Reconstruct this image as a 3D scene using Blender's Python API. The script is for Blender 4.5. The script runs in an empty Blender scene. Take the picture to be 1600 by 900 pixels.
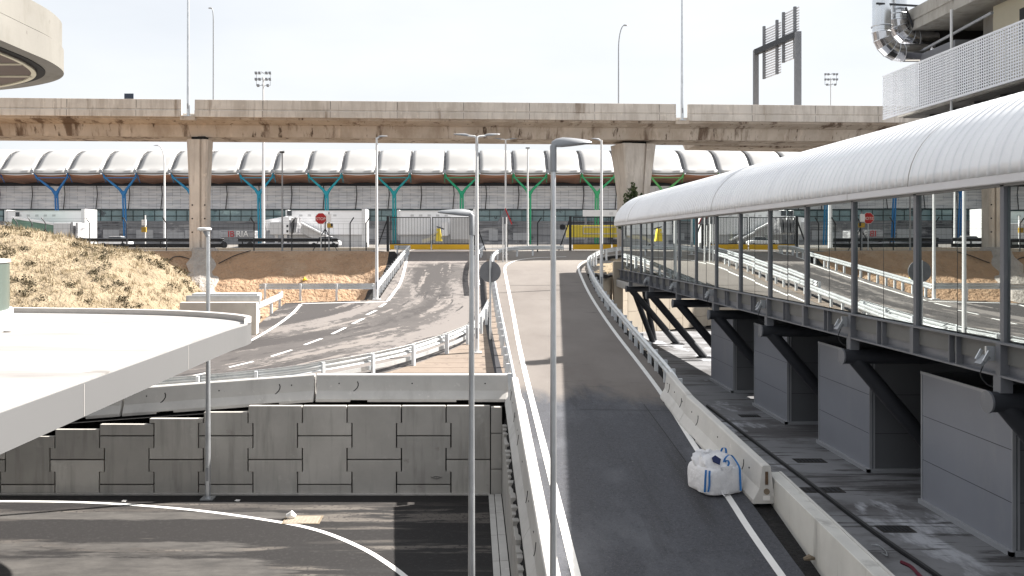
import bpy, bmesh, math, random
from mathutils import Vector, Matrix
random.seed(7)
SC = bpy.context.scene
COL = SC.collection
F, CX, CY = 1350.0, 740.0, 377.0          # focal length and vanishing point of the photograph (1600x900)

def P(px, py, Y): return Vector(((px-CX)/F*Y, Y, (CY-py)/F*Y))
def lerp(a, b, t): return a+(b-a)*t
def sstep(a, b, x):
    t = min(1, max(0, (x-a)/(b-a))); return t*t*(3-2*t)
def interp(x, pts):
    if x <= pts[0][0]: return pts[0][1]
    for (a, b), (c, d) in zip(pts, pts[1:]):
        if x <= c: return lerp(b, d, (x-a)/(c-a))
    return pts[-1][1]
def catmull(pts, n=6):
    pts = [Vector(p) for p in pts]; out = []
    q = [pts[0]*2-pts[1]]+pts+[pts[-1]*2-pts[-2]]
    for i in range(1, len(q)-2):
        a, b, c, d = q[i-1:i+3]
        for k in range(n):
            t = k/n
            out.append(.5*((2*b)+(c-a)*t+(2*a-5*b+4*c-d)*t*t+(3*b-a-3*c+d)*t**3))
    out.append(pts[-1]); return out

# ------------------------------------------------------------------ materials
def new_mat(name):
    m = bpy.data.materials.new(name); m.use_nodes = True
    nt = m.node_tree; return m, nt, nt.nodes, nt.links, nt.nodes['Principled BSDF']
def noise(N, L, co, scale, stretch=(1,1,1), detail=6, rough=.6, rot=0):
    mp = N.new('ShaderNodeMapping'); mp.inputs['Scale'].default_value = stretch
    mp.inputs['Rotation'].default_value = (0, 0, rot)
    L.new(co, mp.inputs['Vector'])
    t = N.new('ShaderNodeTexNoise'); t.inputs['Scale'].default_value = scale
    t.inputs['Detail'].default_value = detail; t.inputs['Roughness'].default_value = rough
    L.new(mp.outputs[0], t.inputs['Vector']); return t.outputs['Fac']
def ramp(N, L, fac, stops):
    r = N.new('ShaderNodeValToRGB'); e = r.color_ramp.elements
    while len(e) < len(stops): e.new(.5)
    for el, (p, c) in zip(e, stops):
        el.position = p; el.color = (c[0], c[1], c[2], 1)
    L.new(fac, r.inputs[0]); return r.outputs[0]
def mix(N, L, fac, a, b, mode='MIX'):
    x = N.new('ShaderNodeMix'); x.data_type = 'RGBA'; x.blend_type = mode
    for s, v in ((x.inputs[0], fac), (x.inputs[6], a), (x.inputs[7], b)):
        if isinstance(v, (int, float)): s.default_value = v
        elif isinstance(v, tuple): s.default_value = (*v[:3], 1)
        else: L.new(v, s)
    return x.outputs[2]
def M(name, base, rough=.75, metal=0, var=.18, scale=1.2, stretch=(1,1,1), layers=(), bump=0, bscale=40,
      bstretch=(1,1,1), bdist=.02, spec=.4, rot=0):
    """base colour with broad mottling; layers = (colour, lo, hi, scale, stretch, rot) laid over it"""
    m, nt, N, L, B = new_mat(name)
    g = N.new('ShaderNodeNewGeometry'); co = g.outputs['Position']
    f = noise(N, L, co, scale, stretch, rot=rot)
    c = ramp(N, L, f, [(.3, [v*(1-var) for v in base]), (.7, [min(1, v*(1+var)) for v in base])])
    for (lc, lo, hi, ls, lst, lr) in layers:
        k = ramp(N, L, noise(N, L, co, ls, lst, 8, .65, lr), [(lo, (0,0,0)), (hi, (1,1,1))])
        c = mix(N, L, k, c, tuple(lc))
    L.new(c, B.inputs['Base Color'])
    B.inputs['Roughness'].default_value = rough; B.inputs['Metallic'].default_value = metal
    B.inputs['Specular IOR Level'].default_value = spec
    if bump:
        b = N.new('ShaderNodeBump'); b.inputs['Strength'].default_value = bump; b.inputs['Distance'].default_value = bdist
        L.new(noise(N, L, co, bscale, bstretch, 4), b.inputs['Height']); L.new(b.outputs[0], B.inputs['Normal'])
    return m

S1 = (1, 1, 1)
asph_lane = M('asphalt_lane', (.055,.0575,.068), .85, var=.2, scale=.35, stretch=(1,.25,1), bump=.5, bscale=90, bdist=.006,
   layers=[((.034,.034,.038), .45,.72, 14,S1,0), ((.095,.099,.112), .52,.72, .55,(1,.6,1),0), ((.032,.032,.036), .55,.68, .5,(2.5,.15,1),0), ((.16,.155,.152), .68,.74, 5,S1,0), ((.11,.11,.117), .56,.66, 32,S1,0), ((.022,.022,.025), .60,.68, 26,S1,0)])
def dust_and_shade_lift():
    # pale construction dust lies on the upper stretch of the lane and thins out irregularly down the slope
    nt = asph_lane.node_tree; N, L = nt.nodes, nt.links; B = N['Principled BSDF']
    src = B.inputs['Base Color'].links[0].from_socket
    g = N.new('ShaderNodeNewGeometry'); sp = N.new('ShaderNodeSeparateXYZ'); L.new(g.outputs['Position'], sp.inputs[0])
    mr = N.new('ShaderNodeMapRange'); mr.inputs['From Min'].default_value = 23; mr.inputs['From Max'].default_value = 33; L.new(sp.outputs['Y'], mr.inputs[0])
    nf = noise(N, L, g.outputs['Position'], .7, (1,.35,1), 8, .65)
    ad = N.new('ShaderNodeMath'); ad.operation = 'MULTIPLY_ADD'; ad.inputs[1].default_value = .9; L.new(nf, ad.inputs[0]); L.new(mr.outputs[0], ad.inputs[2])
    k = ramp(N, L, ad.outputs[0], [(.78, (0,0,0)), (1.0, (.92,.92,.92))])
    d = ramp(N, L, noise(N, L, g.outputs['Position'], .4, (1,.5,1)), [(.3, (.135,.117,.105)), (.7, (.185,.165,.15))])
    k2 = ramp(N, L, noise(N, L, g.outputs['Position'], .9, (.35,1.4,1), 8, .7), [(.60, (0,0,0)), (.68, (1,1,1))])
    d = mix(N, L, k2, d, (.10,.088,.08))
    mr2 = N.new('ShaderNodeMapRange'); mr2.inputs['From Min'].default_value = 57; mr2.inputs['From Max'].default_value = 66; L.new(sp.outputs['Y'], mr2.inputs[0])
    d = mix(N, L, mr2.outputs[0], d, (.25,.225,.20))  # paler towards the gates, painted in to offset the viaduct's shadow
    L.new(mix(N, L, k, src, d), B.inputs['Base Color'])
dust_and_shade_lift()
def ramp_asphalt():
    m, nt, N, L, B = new_mat('asphalt_ramp')
    uv = N.new('ShaderNodeUVMap'); uv.uv_map = 'lane'; co = uv.outputs[0]
    g = N.new('ShaderNodeNewGeometry'); pos = g.outputs['Position']
    c = ramp(N, L, noise(N, L, pos, 1.2), [(.3, (.066,.060,.058)), (.7, (.092,.083,.080))])
    rag = noise(N, L, co, 2.2, (1,.5,1), 9, .75)
    def band(scale, st, lo, hi, amt, seed):
        mp = N.new('ShaderNodeMapping'); mp.inputs['Scale'].default_value = (*st, 1); mp.inputs['Location'].default_value = (seed, seed*.7, 0); L.new(co, mp.inputs[0])
        t = N.new('ShaderNodeTexNoise'); t.inputs['Scale'].default_value = scale; t.inputs['Detail'].default_value = 3; L.new(mp.outputs[0], t.inputs[0])
        a = N.new('ShaderNodeMath'); a.operation = 'MULTIPLY_ADD'; a.inputs[1].default_value = amt; L.new(rag, a.inputs[0]); L.new(t.outputs[0], a.inputs[2])
        return ramp(N, L, a.outputs[0], [(lo, (0,0,0)), (hi, (1,1,1))])
    c = mix(N, L, band(.30, (1,.10),   .725, .76, .45, 3.1), c, (.172,.155,.146))
    c = mix(N, L, band(.42, (1,.07), .715, .75, .45, 9.4), c, (.052,.047,.046))
    c = mix(N, L, band(1.7, (1,.05), .86, .90, .55, 5.0), c, (.19,.17,.158))
    c = mix(N, L, band(3.0, (1,.03), .90, .93, .5, 1.7), c, (.04,.037,.037))
    sp = N.new('ShaderNodeSeparateXYZ'); L.new(pos, sp.inputs[0])
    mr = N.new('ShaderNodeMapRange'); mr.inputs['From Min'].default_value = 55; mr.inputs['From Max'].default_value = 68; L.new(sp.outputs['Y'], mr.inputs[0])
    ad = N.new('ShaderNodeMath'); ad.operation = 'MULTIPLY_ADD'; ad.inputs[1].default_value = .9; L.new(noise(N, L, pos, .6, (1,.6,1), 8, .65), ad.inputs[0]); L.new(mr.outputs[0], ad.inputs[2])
    c = mix(N, L, ramp(N, L, ad.outputs[0], [(.8, (0,0,0)), (1.05, (.9,.9,.9))]), c, (.21,.187,.175))  # pale patches by the gate, lightened to counter the viaduct's shadow
    L.new(c, B.inputs['Base Color']); B.inputs['Roughness'].default_value = .88; B.inputs['Specular IOR Level'].default_value = .35
    b = N.new('ShaderNodeBump'); b.inputs['Strength'].default_value = .5; b.inputs['Distance'].default_value = .006
    L.new(noise(N, L, pos, 80), b.inputs['Height']); L.new(b.outputs[0], B.inputs['Normal']); return m
asph_ramp = ramp_asphalt()
asph_low = M('asphalt_lower', (.016,.0148,.0148), .85, var=.3, scale=.8, stretch=(.3,1,1), bump=.5, bscale=70, bdist=.008,
   layers=[((.062,.055,.05), .475,.525, .36,(.16,1.25,1),.05), ((.105,.093,.083), .50,.56, 1.3,(.22,1.5,1),.05), ((.014,.0125,.0125), .47,.52, .42,(.13,1.5,1),.03), ((.024,.022,.022), .55,.62, 9,S1,0), ((.055,.05,.047), .62,.70, 28,S1,0), ((.006,.006,.006), .62,.70, 22,S1,0)])
soil_black = M('black_soil', (.018,.017,.017), .95, var=.4, scale=6, bump=1, bscale=14, bdist=.12)
pave_m = M('block_paving', (.20,.202,.212), .7, var=.2, scale=.7, stretch=(.6,1,1), bump=.5, bscale=30, bstretch=(.2,1.2,1), bdist=.02,
   layers=[((.10,.097,.1), .5,.6, .5,(.5,.8,1),0), ((.42,.43,.46), .56,.62, .40,(1.2,.4,1),.25), ((.07,.068,.07), .56,.60, 3,(.12,1.3,1),0)])
conc_isl = M('island_concrete', (.2,.16,.13), .85, var=.12, scale=.8, layers=[((.13,.10,.085), .58,.68, 2,S1,0)])
white_paint = M('road_paint', (.72,.71,.69), .6, var=.06, scale=3, layers=[((.4,.39,.38), .64,.74, 6,S1,0)])
conc_pale = M('pale_concrete', (.54,.525,.50), .8, var=.08, scale=1.2, bump=.25, bscale=18, bdist=.01,
   layers=[((.42,.405,.385), .56,.75, 1.0,(1,1,.3),0), ((.62,.6,.57), .6,.7, 5,S1,0), ((.2,.19,.18), .70,.76, 7,S1,0)])
conc_rust = M('stained_concrete', (.54,.53,.50), .8, var=.08, scale=1.2, bump=.25, bscale=18, bdist=.01,
   layers=[((.33,.32,.30), .54,.7, 2.2,(1,1,.12),0), ((.42,.27,.15), .62,.72, 1.1,(1,1,.08),0), ((.2,.19,.18), .69,.75, 7,S1,0)])
conc_wall = M('panel_concrete', (.47,.45,.42), .85, var=.10, scale=.9, bump=.2, bscale=30, bstretch=(1,1,.3), bdist=.01,
   layers=[((.34,.325,.30), .5,.72, 3.5,(1,1,.1),0), ((.56,.54,.51), .6,.72, 1.7,S1,0), ((.29,.265,.24), .66,.76, 1.3,S1,0)])
conc_panel = conc_wall.copy(); conc_panel.name = 'precast_panels'
def tone_node():
    nt = conc_panel.node_tree; N, L = nt.nodes, nt.links; B = N['Principled BSDF']
    src = B.inputs['Base Color'].links[0].from_socket
    a = N.new('ShaderNodeVertexColor'); a.layer_name = 'panel_tone'
    L.new(mix(N, L, 1.0, src, a.outputs[0], 'MULTIPLY'), B.inputs['Base Color'])
tone_node()
conc_cream = M('cream_concrete', (.42,.365,.295), .85, var=.06, scale=.8, layers=[((.38,.33,.27), .55,.7, 2,(1,1,.2),0)])
conc_via = M('viaduct_concrete', (.57,.515,.455), .85, var=.14, scale=.5, bump=.2, bscale=12, bdist=.02,
   layers=[((.43,.375,.32), .50,.66, .8,(1,1,.3),0), ((.47,.415,.36), .52,.60, 4,(1,1,.07),0), ((.25,.195,.15), .60,.70, .6,(1.2,1,.12),0), ((.2,.16,.13), .70,.73, 9,S1,0), ((.64,.57,.49), .6,.7, 2,S1,0)])
conc_girder = M('girder_concrete', (.50,.43,.36), .85, var=.12, scale=.4, bump=.2, bscale=12, bdist=.02,
   layers=[((.38,.31,.245), .44,.6, .45,(1,1,.5),0), ((.15,.105,.075), .555,.64, .55,(1.5,1,.12),0), ((.10,.07,.05), .60,.66, 1.6,(1.2,1,.12),0), ((.56,.48,.4), .58,.68, 1.2,(1,1,.3),0)])
conc_slab = M('slab_fascia_concrete', (.205,.195,.175), .8, var=.08, scale=.8, bump=.2, bscale=14, bdist=.01, layers=[((.165,.155,.135), .5,.68, 1.6,(1,1,.4),0), ((.125,.115,.10), .64,.72, 5,(1,1,.6),0)])
conc_under = M('parking_concrete', (.34,.325,.295), .85, var=.1, scale=.8, layers=[((.24,.225,.2), .5,.68, 1.6,(1,1,.4),0), ((.15,.14,.125), .62,.72, 3,(1,1,.4),0)])
conc_dark = M('soffit_concrete', (.10,.095,.09), .9, var=.15)
dark_joint = M('joint_black', (.02,.02,.02), .9, var=0)
white_roof = M('white_membrane', (.30,.29,.285), .7, var=.04, scale=.4, layers=[((.215,.205,.2), .53,.72, .6,(.35,1.3,1),0), ((.19,.18,.17), .64,.72, 1.6,(.5,1.3,1),0)])
grey_fascia = M('grey_fascia', (.135,.135,.137), .45, var=.02, scale=.3)
rim_grey = M('rim_grey', (.42,.40,.385), .8, var=.1, scale=2)
galv = M('galvanised', (.55,.57,.59), .38, metal=.75, var=.12, scale=3, spec=.5)
galv_rail = M('galvanised_rail', (.62,.64,.65), .42, metal=.6, var=.1, scale=2, layers=[((.42,.44,.46), .58,.7, 1.5,S1,0)])
lamp_grey = M('lamp_grey', (.27,.28,.295), .45, metal=.3, var=.06, scale=4)
white_pole = M('white_pole', (.62,.62,.62), .5, var=.05, scale=2)
dark_metal = M('dark_metal', (.028,.03,.034), .5, metal=.2, var=.1, scale=4)
sign_back = M('sign_back', (.165,.17,.182), .55, metal=.2, var=.08, scale=3)
red_paint = M('red_paint', (.42,.016,.02), .5, var=.05)
gate_yellow = M('gate_yellow', (.78,.45,.02), .5, var=.04, layers=[((.6,.36,.03), .64,.72, 2,S1,0)])
yellow_box = M('yellow_container', (.72,.55,.05), .55, var=.06)
grey_paint = M('grey_steel_paint', (.155,.16,.175), .42, metal=.1, var=.08, scale=.6, layers=[((.24,.24,.24), .6,.75, 1.4,(1,1,.4),0)])
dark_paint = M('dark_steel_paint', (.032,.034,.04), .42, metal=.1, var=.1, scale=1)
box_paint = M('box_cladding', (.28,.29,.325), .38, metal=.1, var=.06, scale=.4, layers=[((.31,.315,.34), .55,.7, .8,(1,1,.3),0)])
box_side_shaded = M('shaded_box_cladding', (.15,.155,.165), .4, metal=.1, var=.06, scale=.4)  # darker copy of the front cladding, shade between the boxes painted in
box_trim = M('box_trim', (.42,.43,.45), .4, metal=.3, var=.05)
gal_roof = M('white_standing_seam', (.80,.81,.83), .42, metal=.1, var=.04, scale=.5, layers=[((.70,.71,.74), .52,.72, .5,(.25,2.2,.25),0), ((.62,.62,.63), .66,.75, 1.4,(.3,1.5,.3),0)])
eave_m = M('eave_grey', (.62,.61,.62), .5, var=.03)
interior = M('interior_floor', (.13,.13,.125), .5, var=.1)
mesh_white = M('perforated_white', (.70,.71,.74), .45, metal=.2, var=.03)
duct_m = M('spiral_duct', (.66,.69,.73), .2, metal=.95, var=.06, scale=2)
elbow_m = M('elbow_duct', (.58,.58,.60), .1, metal=1, var=.05)
beige_wall = M('beige_render', (.60,.56,.44), .85, var=.05)
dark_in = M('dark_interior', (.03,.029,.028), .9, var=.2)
dirt_m = M('ochre_dirt', (.35,.23,.145), .95, var=.18, scale=.5, bump=1, bscale=3.0, bdist=.35,
   layers=[((.40,.29,.20), .5,.68, .35,S1,0), ((.19,.12,.072), .58,.72, 2.5,S1,0), ((.42,.31,.21), .6,.7, 5,S1,0)])
mound_m = M('straw_ground', (.285,.225,.15), .95, var=.2, scale=.8, bump=1, bscale=5, bdist=.3,
   layers=[((.15,.11,.06), .54,.66, 1.6,(1,.6,1),0), ((.34,.275,.19), .56,.7, 2.8,S1,0), ((.06,.055,.026), .63,.72, .9,S1,0)])
apron_m = M('apron_concrete', (.17,.155,.14), .9, var=.1, scale=.05, layers=[((.2,.19,.18), .55,.65, .03,(1,4,1),0)])
bank_m = M('dark_bank', (.035,.037,.045), .9, var=.3, scale=1.5)
bag_m = M('woven_white_bag', (.64,.64,.66), .65, var=.05, scale=5, bump=.6, bscale=9, bdist=.05)
strap_m = M('blue_strap', (.03,.16,.42), .6, var=.1)
navy_m = M('navy_cloth', (.01,.02,.08), .7, var=.1)
drain_m = M('drain_iron', (.035,.032,.03), .7, metal=.3, var=.3, scale=8)
cover_m = M('rusty_cover', (.2,.16,.115), .8, metal=.1, var=.25, scale=6)
hose_m = M('black_hose', (.012,.012,.014), .5, var=0)
term_white = M('terminal_white', (.33,.325,.32), .5, var=.04, scale=.2)
slot_m = M('roof_slot', (.16,.16,.165), .6, var=.3, scale=1)
bamboo = M('bamboo_soffit', (.40,.20,.125), .7, var=.15, scale=.3, stretch=(1,3,1))
teal_glass = M('teal_glass', (.20,.31,.33), .12, var=.35, scale=.12, stretch=(1,1,.3), layers=[((.38,.55,.55), .58,.66, .09,(1,1,2.5),0), ((.03,.05,.06), .58,.62, .2,(1,1,.7),0)], spec=.8)
dark_store = M('service_level', (.30,.30,.31), .6, var=.3, scale=.15, stretch=(1,1,.5), layers=[((.5,.49,.49), .56,.62, .10,(1,1,3.5),0), ((.07,.07,.08), .55,.60, .06,(1,1,1.6),0), ((.16,.16,.17), .52,.58, .25,(.15,1,6),0)])
jet_white = M('jet_bridge_white', (.78,.78,.79), .5, var=.03)
jet_grey = M('jet_bridge_grey', (.5,.5,.505), .5, var=.06)
green_glass = M('green_glazing', (.10,.20,.15), .2, var=.25, scale=.5, spec=.7)
drum_m = M('drum_glazing', (.10,.125,.11), .35, var=.12, scale=1, stretch=(3,3,.2))
plant_m = M('leaf_green', (.055,.075,.028), .7, var=.3, scale=3)
grass_m = M('dry_straw', (.29,.235,.15), .9, var=.3, scale=.7, layers=[((.09,.085,.036), .58,.68, .5,S1,0)])
scrub_m = M('olive_scrub', (.055,.046,.024), .9, var=.4, scale=1.5)
roof_conc = M('rough_grout', (.36,.33,.30), .95, var=.15, scale=1.5, bump=1, bscale=5, bdist=.2)
paper_m = M('white_litter', (.75,.73,.7), .7, var=.03)
glass_dark = M('dark_glass', (.02,.024,.028), .1, var=0, spec=.8)

def louvre_glass():
    m, nt, N, L, B = new_mat('louvred_glass')
    g = N.new('ShaderNodeNewGeometry'); co = g.outputs['Position']
    br = N.new('ShaderNodeTexBrick'); mp = N.new('ShaderNodeMapping')
    mp.inputs['Rotation'].default_value = (math.pi/2, 0, 0); L.new(co, mp.inputs[0]); L.new(mp.outputs[0], br.inputs[0])
    br.inputs['Color1'].default_value = (.80,.83,.88,1); br.inputs['Color2'].default_value = (.66,.69,.74,1)
    br.inputs['Mortar'].default_value = (.40,.42,.45,1); br.inputs['Scale'].default_value = 1
    br.inputs['Mortar Size'].default_value = .07; br.inputs['Brick Width'].default_value = 2.2; br.inputs['Row Height'].default_value = .75
    br.offset = 0
    k = ramp(N, L, noise(N, L, co, .5, (.3,1,2.4), 6), [(.45, (0,0,0)), (.62, (1,1,1))])
    c = mix(N, L, k, br.outputs[0], (.9,.91,.93))
    L.new(c, B.inputs['Base Color']); B.inputs['Roughness'].default_value = .3
    return m
louvre = louvre_glass()
def mirror_glass():
    m, nt, N, L, B = new_mat('coated_glass')
    gl = N.new('ShaderNodeBsdfGlossy'); gl.inputs['Roughness'].default_value = 0; gl.inputs['Color'].default_value = (.80,.84,.83,1)
    tr = N.new('ShaderNodeBsdfTransparent'); tr.inputs['Color'].default_value = (.42,.47,.46,1)
    ms = N.new('ShaderNodeMixShader'); lw = N.new('ShaderNodeLayerWeight'); lw.inputs['Blend'].default_value = .35
    mr = N.new('ShaderNodeMapRange'); mr.inputs['To Min'].default_value = .42; mr.inputs['To Max'].default_value = .95
    L.new(lw.outputs['Facing'], mr.inputs[0]); L.new(mr.outputs[0], ms.inputs[0])
    L.new(tr.outputs[0], ms.inputs[1]); L.new(gl.outputs[0], ms.inputs[2])
    L.new(ms.outputs[0], N['Material Output'].inputs[0]); return m
mirror = mirror_glass()
def tint(name, c): return M(name, c, .45, var=.05)

def worn_low():
    # older, paler surfacing left in bands along the lower road
    nt = asph_low.node_tree; N, L = nt.nodes, nt.links; B = N['Principled BSDF']
    src = B.inputs['Base Color'].links[0].from_socket
    g = N.new('ShaderNodeNewGeometry'); sp = N.new('ShaderNodeSeparateXYZ'); L.new(g.outputs['Position'], sp.inputs[0])
    mr = N.new('ShaderNodeMapRange'); mr.inputs['From Min'].default_value = 17; mr.inputs['From Max'].default_value = 27; L.new(sp.outputs['Y'], mr.inputs[0])
    by = ramp(N, L, mr.outputs[0], [(.0, (.9,.9,.9)), (.36, (.9,.9,.9)), (.42, (.35,.35,.35)), (.50, (.55,.55,.55)), (.60, (.0,.0,.0)), (.69, (.1,.1,.1)), (.745, (.8,.8,.8)), (.80, (.0,.0,.0))])
    mx = N.new('ShaderNodeMapRange'); mx.inputs['From Min'].default_value = -3.0; mx.inputs['From Max'].default_value = -6.5; L.new(sp.outputs['X'], mx.inputs[0])
    m1 = N.new('ShaderNodeMath'); m1.operation = 'MULTIPLY'; L.new(by, m1.inputs[0]); L.new(mx.outputs[0], m1.inputs[1])
    m2 = N.new('ShaderNodeMath'); m2.operation = 'MULTIPLY_ADD'; m2.inputs[1].default_value = 1.1
    L.new(noise(N, L, g.outputs['Position'], .9, (.28,1.2,1), 9, .7, .04), m2.inputs[0]); L.new(m1.outputs[0], m2.inputs[2])
    k = ramp(N, L, m2.outputs[0], [(.90, (0,0,0)), (1.0, (1,1,1))])
    c = ramp(N, L, noise(N, L, g.outputs['Position'], 2.5, (.4,1,1), 8, .7), [(.35, (.043,.040,.038)), (.65, (.086,.08,.075))])
    L.new(mix(N, L, k, src, c), B.inputs['Base Color'])
worn_low()
# ------------------------------------------------------------------ mesh builder
class MB:
    def __init__(s): s.v = []; s.f = []; s.smooth = set()
    def add(s, vs, fs, smooth=False):
        o = len(s.v); s.v += [Vector(v) for v in vs]
        for f in fs:
            if smooth: s.smooth.add(len(s.f))
            s.f.append([i+o for i in f])
        return s
    def box(s, x0, x1, y0, y1, z0, z1):
        return s.hexa([(x0,y0,z0),(x1,y0,z0),(x1,y1,z0),(x0,y1,z0),(x0,y0,z1),(x1,y0,z1),(x1,y1,z1),(x0,y1,z1)])
    def hexa(s, v): return s.add(v, [(3,2,1,0),(4,5,6,7),(0,1,5,4),(1,2,6,5),(2,3,7,6),(3,0,4,7)])
    def bar(s, a, b, w, h=None, up=(0,0,1)):
        a, b = Vector(a), Vector(b); h = h or w; d = (b-a).normalized(); u = Vector(up)
        if abs(d.dot(u)) > .99: u = Vector((0,1,0))
        r = d.cross(u).normalized()*w/2; u = r.cross(d).normalized()*h/2
        return s.hexa([a-r-u, a+r-u, b+r-u, b-r-u, a-r+u, a+r+u, b+r+u, b-r+u])
    def loft(s, rings, closed=True, caps=True, smooth=False):
        n = len(rings[0]); o = len(s.v); s.v += [Vector(p) for r in rings for p in r]
        for i in range(len(rings)-1):
            for j in range(n if closed else n-1):
                k = (j+1) % n
                if smooth: s.smooth.add(len(s.f))
                s.f.append([o+i*n+j, o+i*n+k, o+(i+1)*n+k, o+(i+1)*n+j])
        if caps and closed:
            s.f.append([o+j for j in reversed(range(n))]); s.f.append([o+(len(rings)-1)*n+j for j in range(n)])
        return s
    def tube(s, pts, r, n=10, caps=True):
        pts = [Vector(p) for p in pts]; rr = r if isinstance(r, (list, tuple)) else [r]*len(pts)
        d0 = (pts[1]-pts[0]).normalized()
        u = Vector((0,0,1)) if abs(d0.z) < .9 else Vector((0,1,0)); rings = []
        for i, p in enumerate(pts):
            d = (pts[min(i+1, len(pts)-1)]-pts[max(i-1, 0)]).normalized()
            a = d.cross(u).normalized(); u = a.cross(d).normalized()
            rings.append([p+(a*math.cos(t)+u*math.sin(t))*rr[i] for t in [2*math.pi*k/n for k in range(n)]])
        return s.loft(rings, True, caps, True)
    def prism(s, poly, d):
        d = Vector(d); n = len(poly); poly = [Vector(p) for p in poly]
        return s.add(poly+[p+d for p in poly], [tuple(reversed(range(n))), tuple(range(n, 2*n))]+[(i, (i+1) % n, n+(i+1) % n, n+i) for i in range(n)])
    def disc(s, c, axis, r, th, n=24):
        c = Vector(c); a = Vector(axis).normalized(); return s.tube([c-a*th/2, c+a*th/2], r, n)
    def build(s, name, mat, parent=None, bevel=0, solid=0):
        me = bpy.data.meshes.new(name)
        off = parent.matrix_world.translation if False else (Vector(ROOT[parent.name]) if parent else Vector((0,0,0)))
        me.from_pydata([tuple(v-off) for v in s.v], [], s.f); me.materials.append(mat)
        if s.smooth:
            for i in s.smooth: me.polygons[i].use_smooth = True
        bm = bmesh.new(); bm.from_mesh(me); bmesh.ops.recalc_face_normals(bm, faces=bm.faces); bm.to_mesh(me); bm.free()
        if s.smooth:
            try: me.set_sharp_from_angle(angle=math.radians(40))
            except Exception: pass
        o = bpy.data.objects.new(name, me); COL.objects.link(o)
        if parent: o.parent = parent; ROOT[o.name] = ROOT[parent.name]
        else: ROOT[o.name] = (0,0,0)
        if bevel:
            b = o.modifiers.new('bevel', 'BEVEL'); b.width = bevel; b.segments = 2; b.limit_method = 'ANGLE'; b.angle_limit = math.radians(35)
        if solid:
            b = o.modifiers.new('solid', 'SOLIDIFY'); b.thickness = solid; b.offset = 0
        return o
def parts(mb, name, mat, parent, **k):
    par = list(range(len(mb.v)))
    def fd(i):
        while par[i] != i: par[i] = par[par[i]]; i = par[i]
        return i
    for f in mb.f:
        for a in f[1:]: par[fd(a)] = fd(f[0])
    grp = {}
    for n_, f in enumerate(mb.f): grp.setdefault(fd(f[0]), []).append(n_)
    for g_ in grp.values():
        q = MB(); mp = {}
        for n_ in g_:
            f = []
            for a in mb.f[n_]:
                if a not in mp: mp[a] = len(q.v); q.v.append(mb.v[a])
                f.append(mp[a])
            if n_ in mb.smooth: q.smooth.add(len(q.f))
            q.f.append(f)
        q.build(name, mat, parent, **k)
ROOT = {}
def tag(o, label, cat, group=None):
    o['label'] = label; o['category'] = cat
    if group: o['group'] = group
    return o
def thing(name, label, cat, loc=(0,0,0), group=None):
    o = bpy.data.objects.new(name, None); COL.objects.link(o); o.location = loc; o.empty_display_size = .3
    ROOT[o.name] = tuple(loc); return tag(o, label, cat, group)
def struct(o): o['kind'] = 'structure'; return o
def one(name, mb, mat, label, cat, group=None, **k):
    return tag(mb.build(name, mat, None, **k), label, cat, group)
def copy_tree(o, loc, label=None):
    c = o.copy(); COL.objects.link(c); c.location = loc
    if label: c['label'] = label
    ROOT[c.name] = tuple(loc)
    for ch in o.children:
        d = ch.copy(); COL.objects.link(d); d.parent = c
        for g in ch.children:
            e = g.copy(); COL.objects.link(e); e.parent = d
    return c

# ------------------------------------------------------------------ levels
LOW, PAVE = -7.76, -6.2
def zr(X, Y):
    z = -7.5+.097*min(Y, 66)
    if Y > 66: z = lerp(-1.098, -.75, sstep(65.2, 71.5, Y))
    if X < -5: z -= .073*(-5-max(X, -22))*(1-sstep(30, 41, Y))
    return z
def G(px, py, dz=0):                                     # a pixel on the ramp surface
    Y = 30.0
    for _ in range(60):
        X = (px-CX)/F*Y; s = (py-CY)/F
        Y = Y*.5+.5*max(2, min(90, -(zr(X, Y)+dz)/max(s, 1e-3)))
    return Vector(((px-CX)/F*Y, Y, zr((px-CX)/F*Y, Y)+dz))
def Lw(px, py, z=LOW):
    Y = -z*F/(py-CY); return Vector(((px-CX)/F*Y, Y, z))
WALLX = [(20,6.95),(40,7.05),(48,7.3),(54,8.0),(57,9.2),(59,11.4),(61,13.8),(63,16.2),(65,18.6),(67.2,22)]
def wallx(Y): return interp(Y, WALLX) if Y < 67.2 else 1e6
CREST = [(-60,3.0),(-32,1.6),(-25.2,.62),(-22.7,.0),(-20.4,-.5),(-18.4,-.85),(-16.7,-1.9),(-15.5,-3.1),(-14,-4.6),(-12,-7)]
from mathutils import noise as mnoise
def nz(X, Y, s, seed=0): return mnoise.noise(Vector((X*s, Y*s, seed)))
def mound(X, Y):
    c = interp(X+.35*nz(X, Y, .5), CREST)
    h = c-.27*max(0, 46-Y)-(.5*max(0, Y-50))
    return h+.28*nz(X, Y, .45)+.14*nz(X, Y, 1.4, 3)
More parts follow.
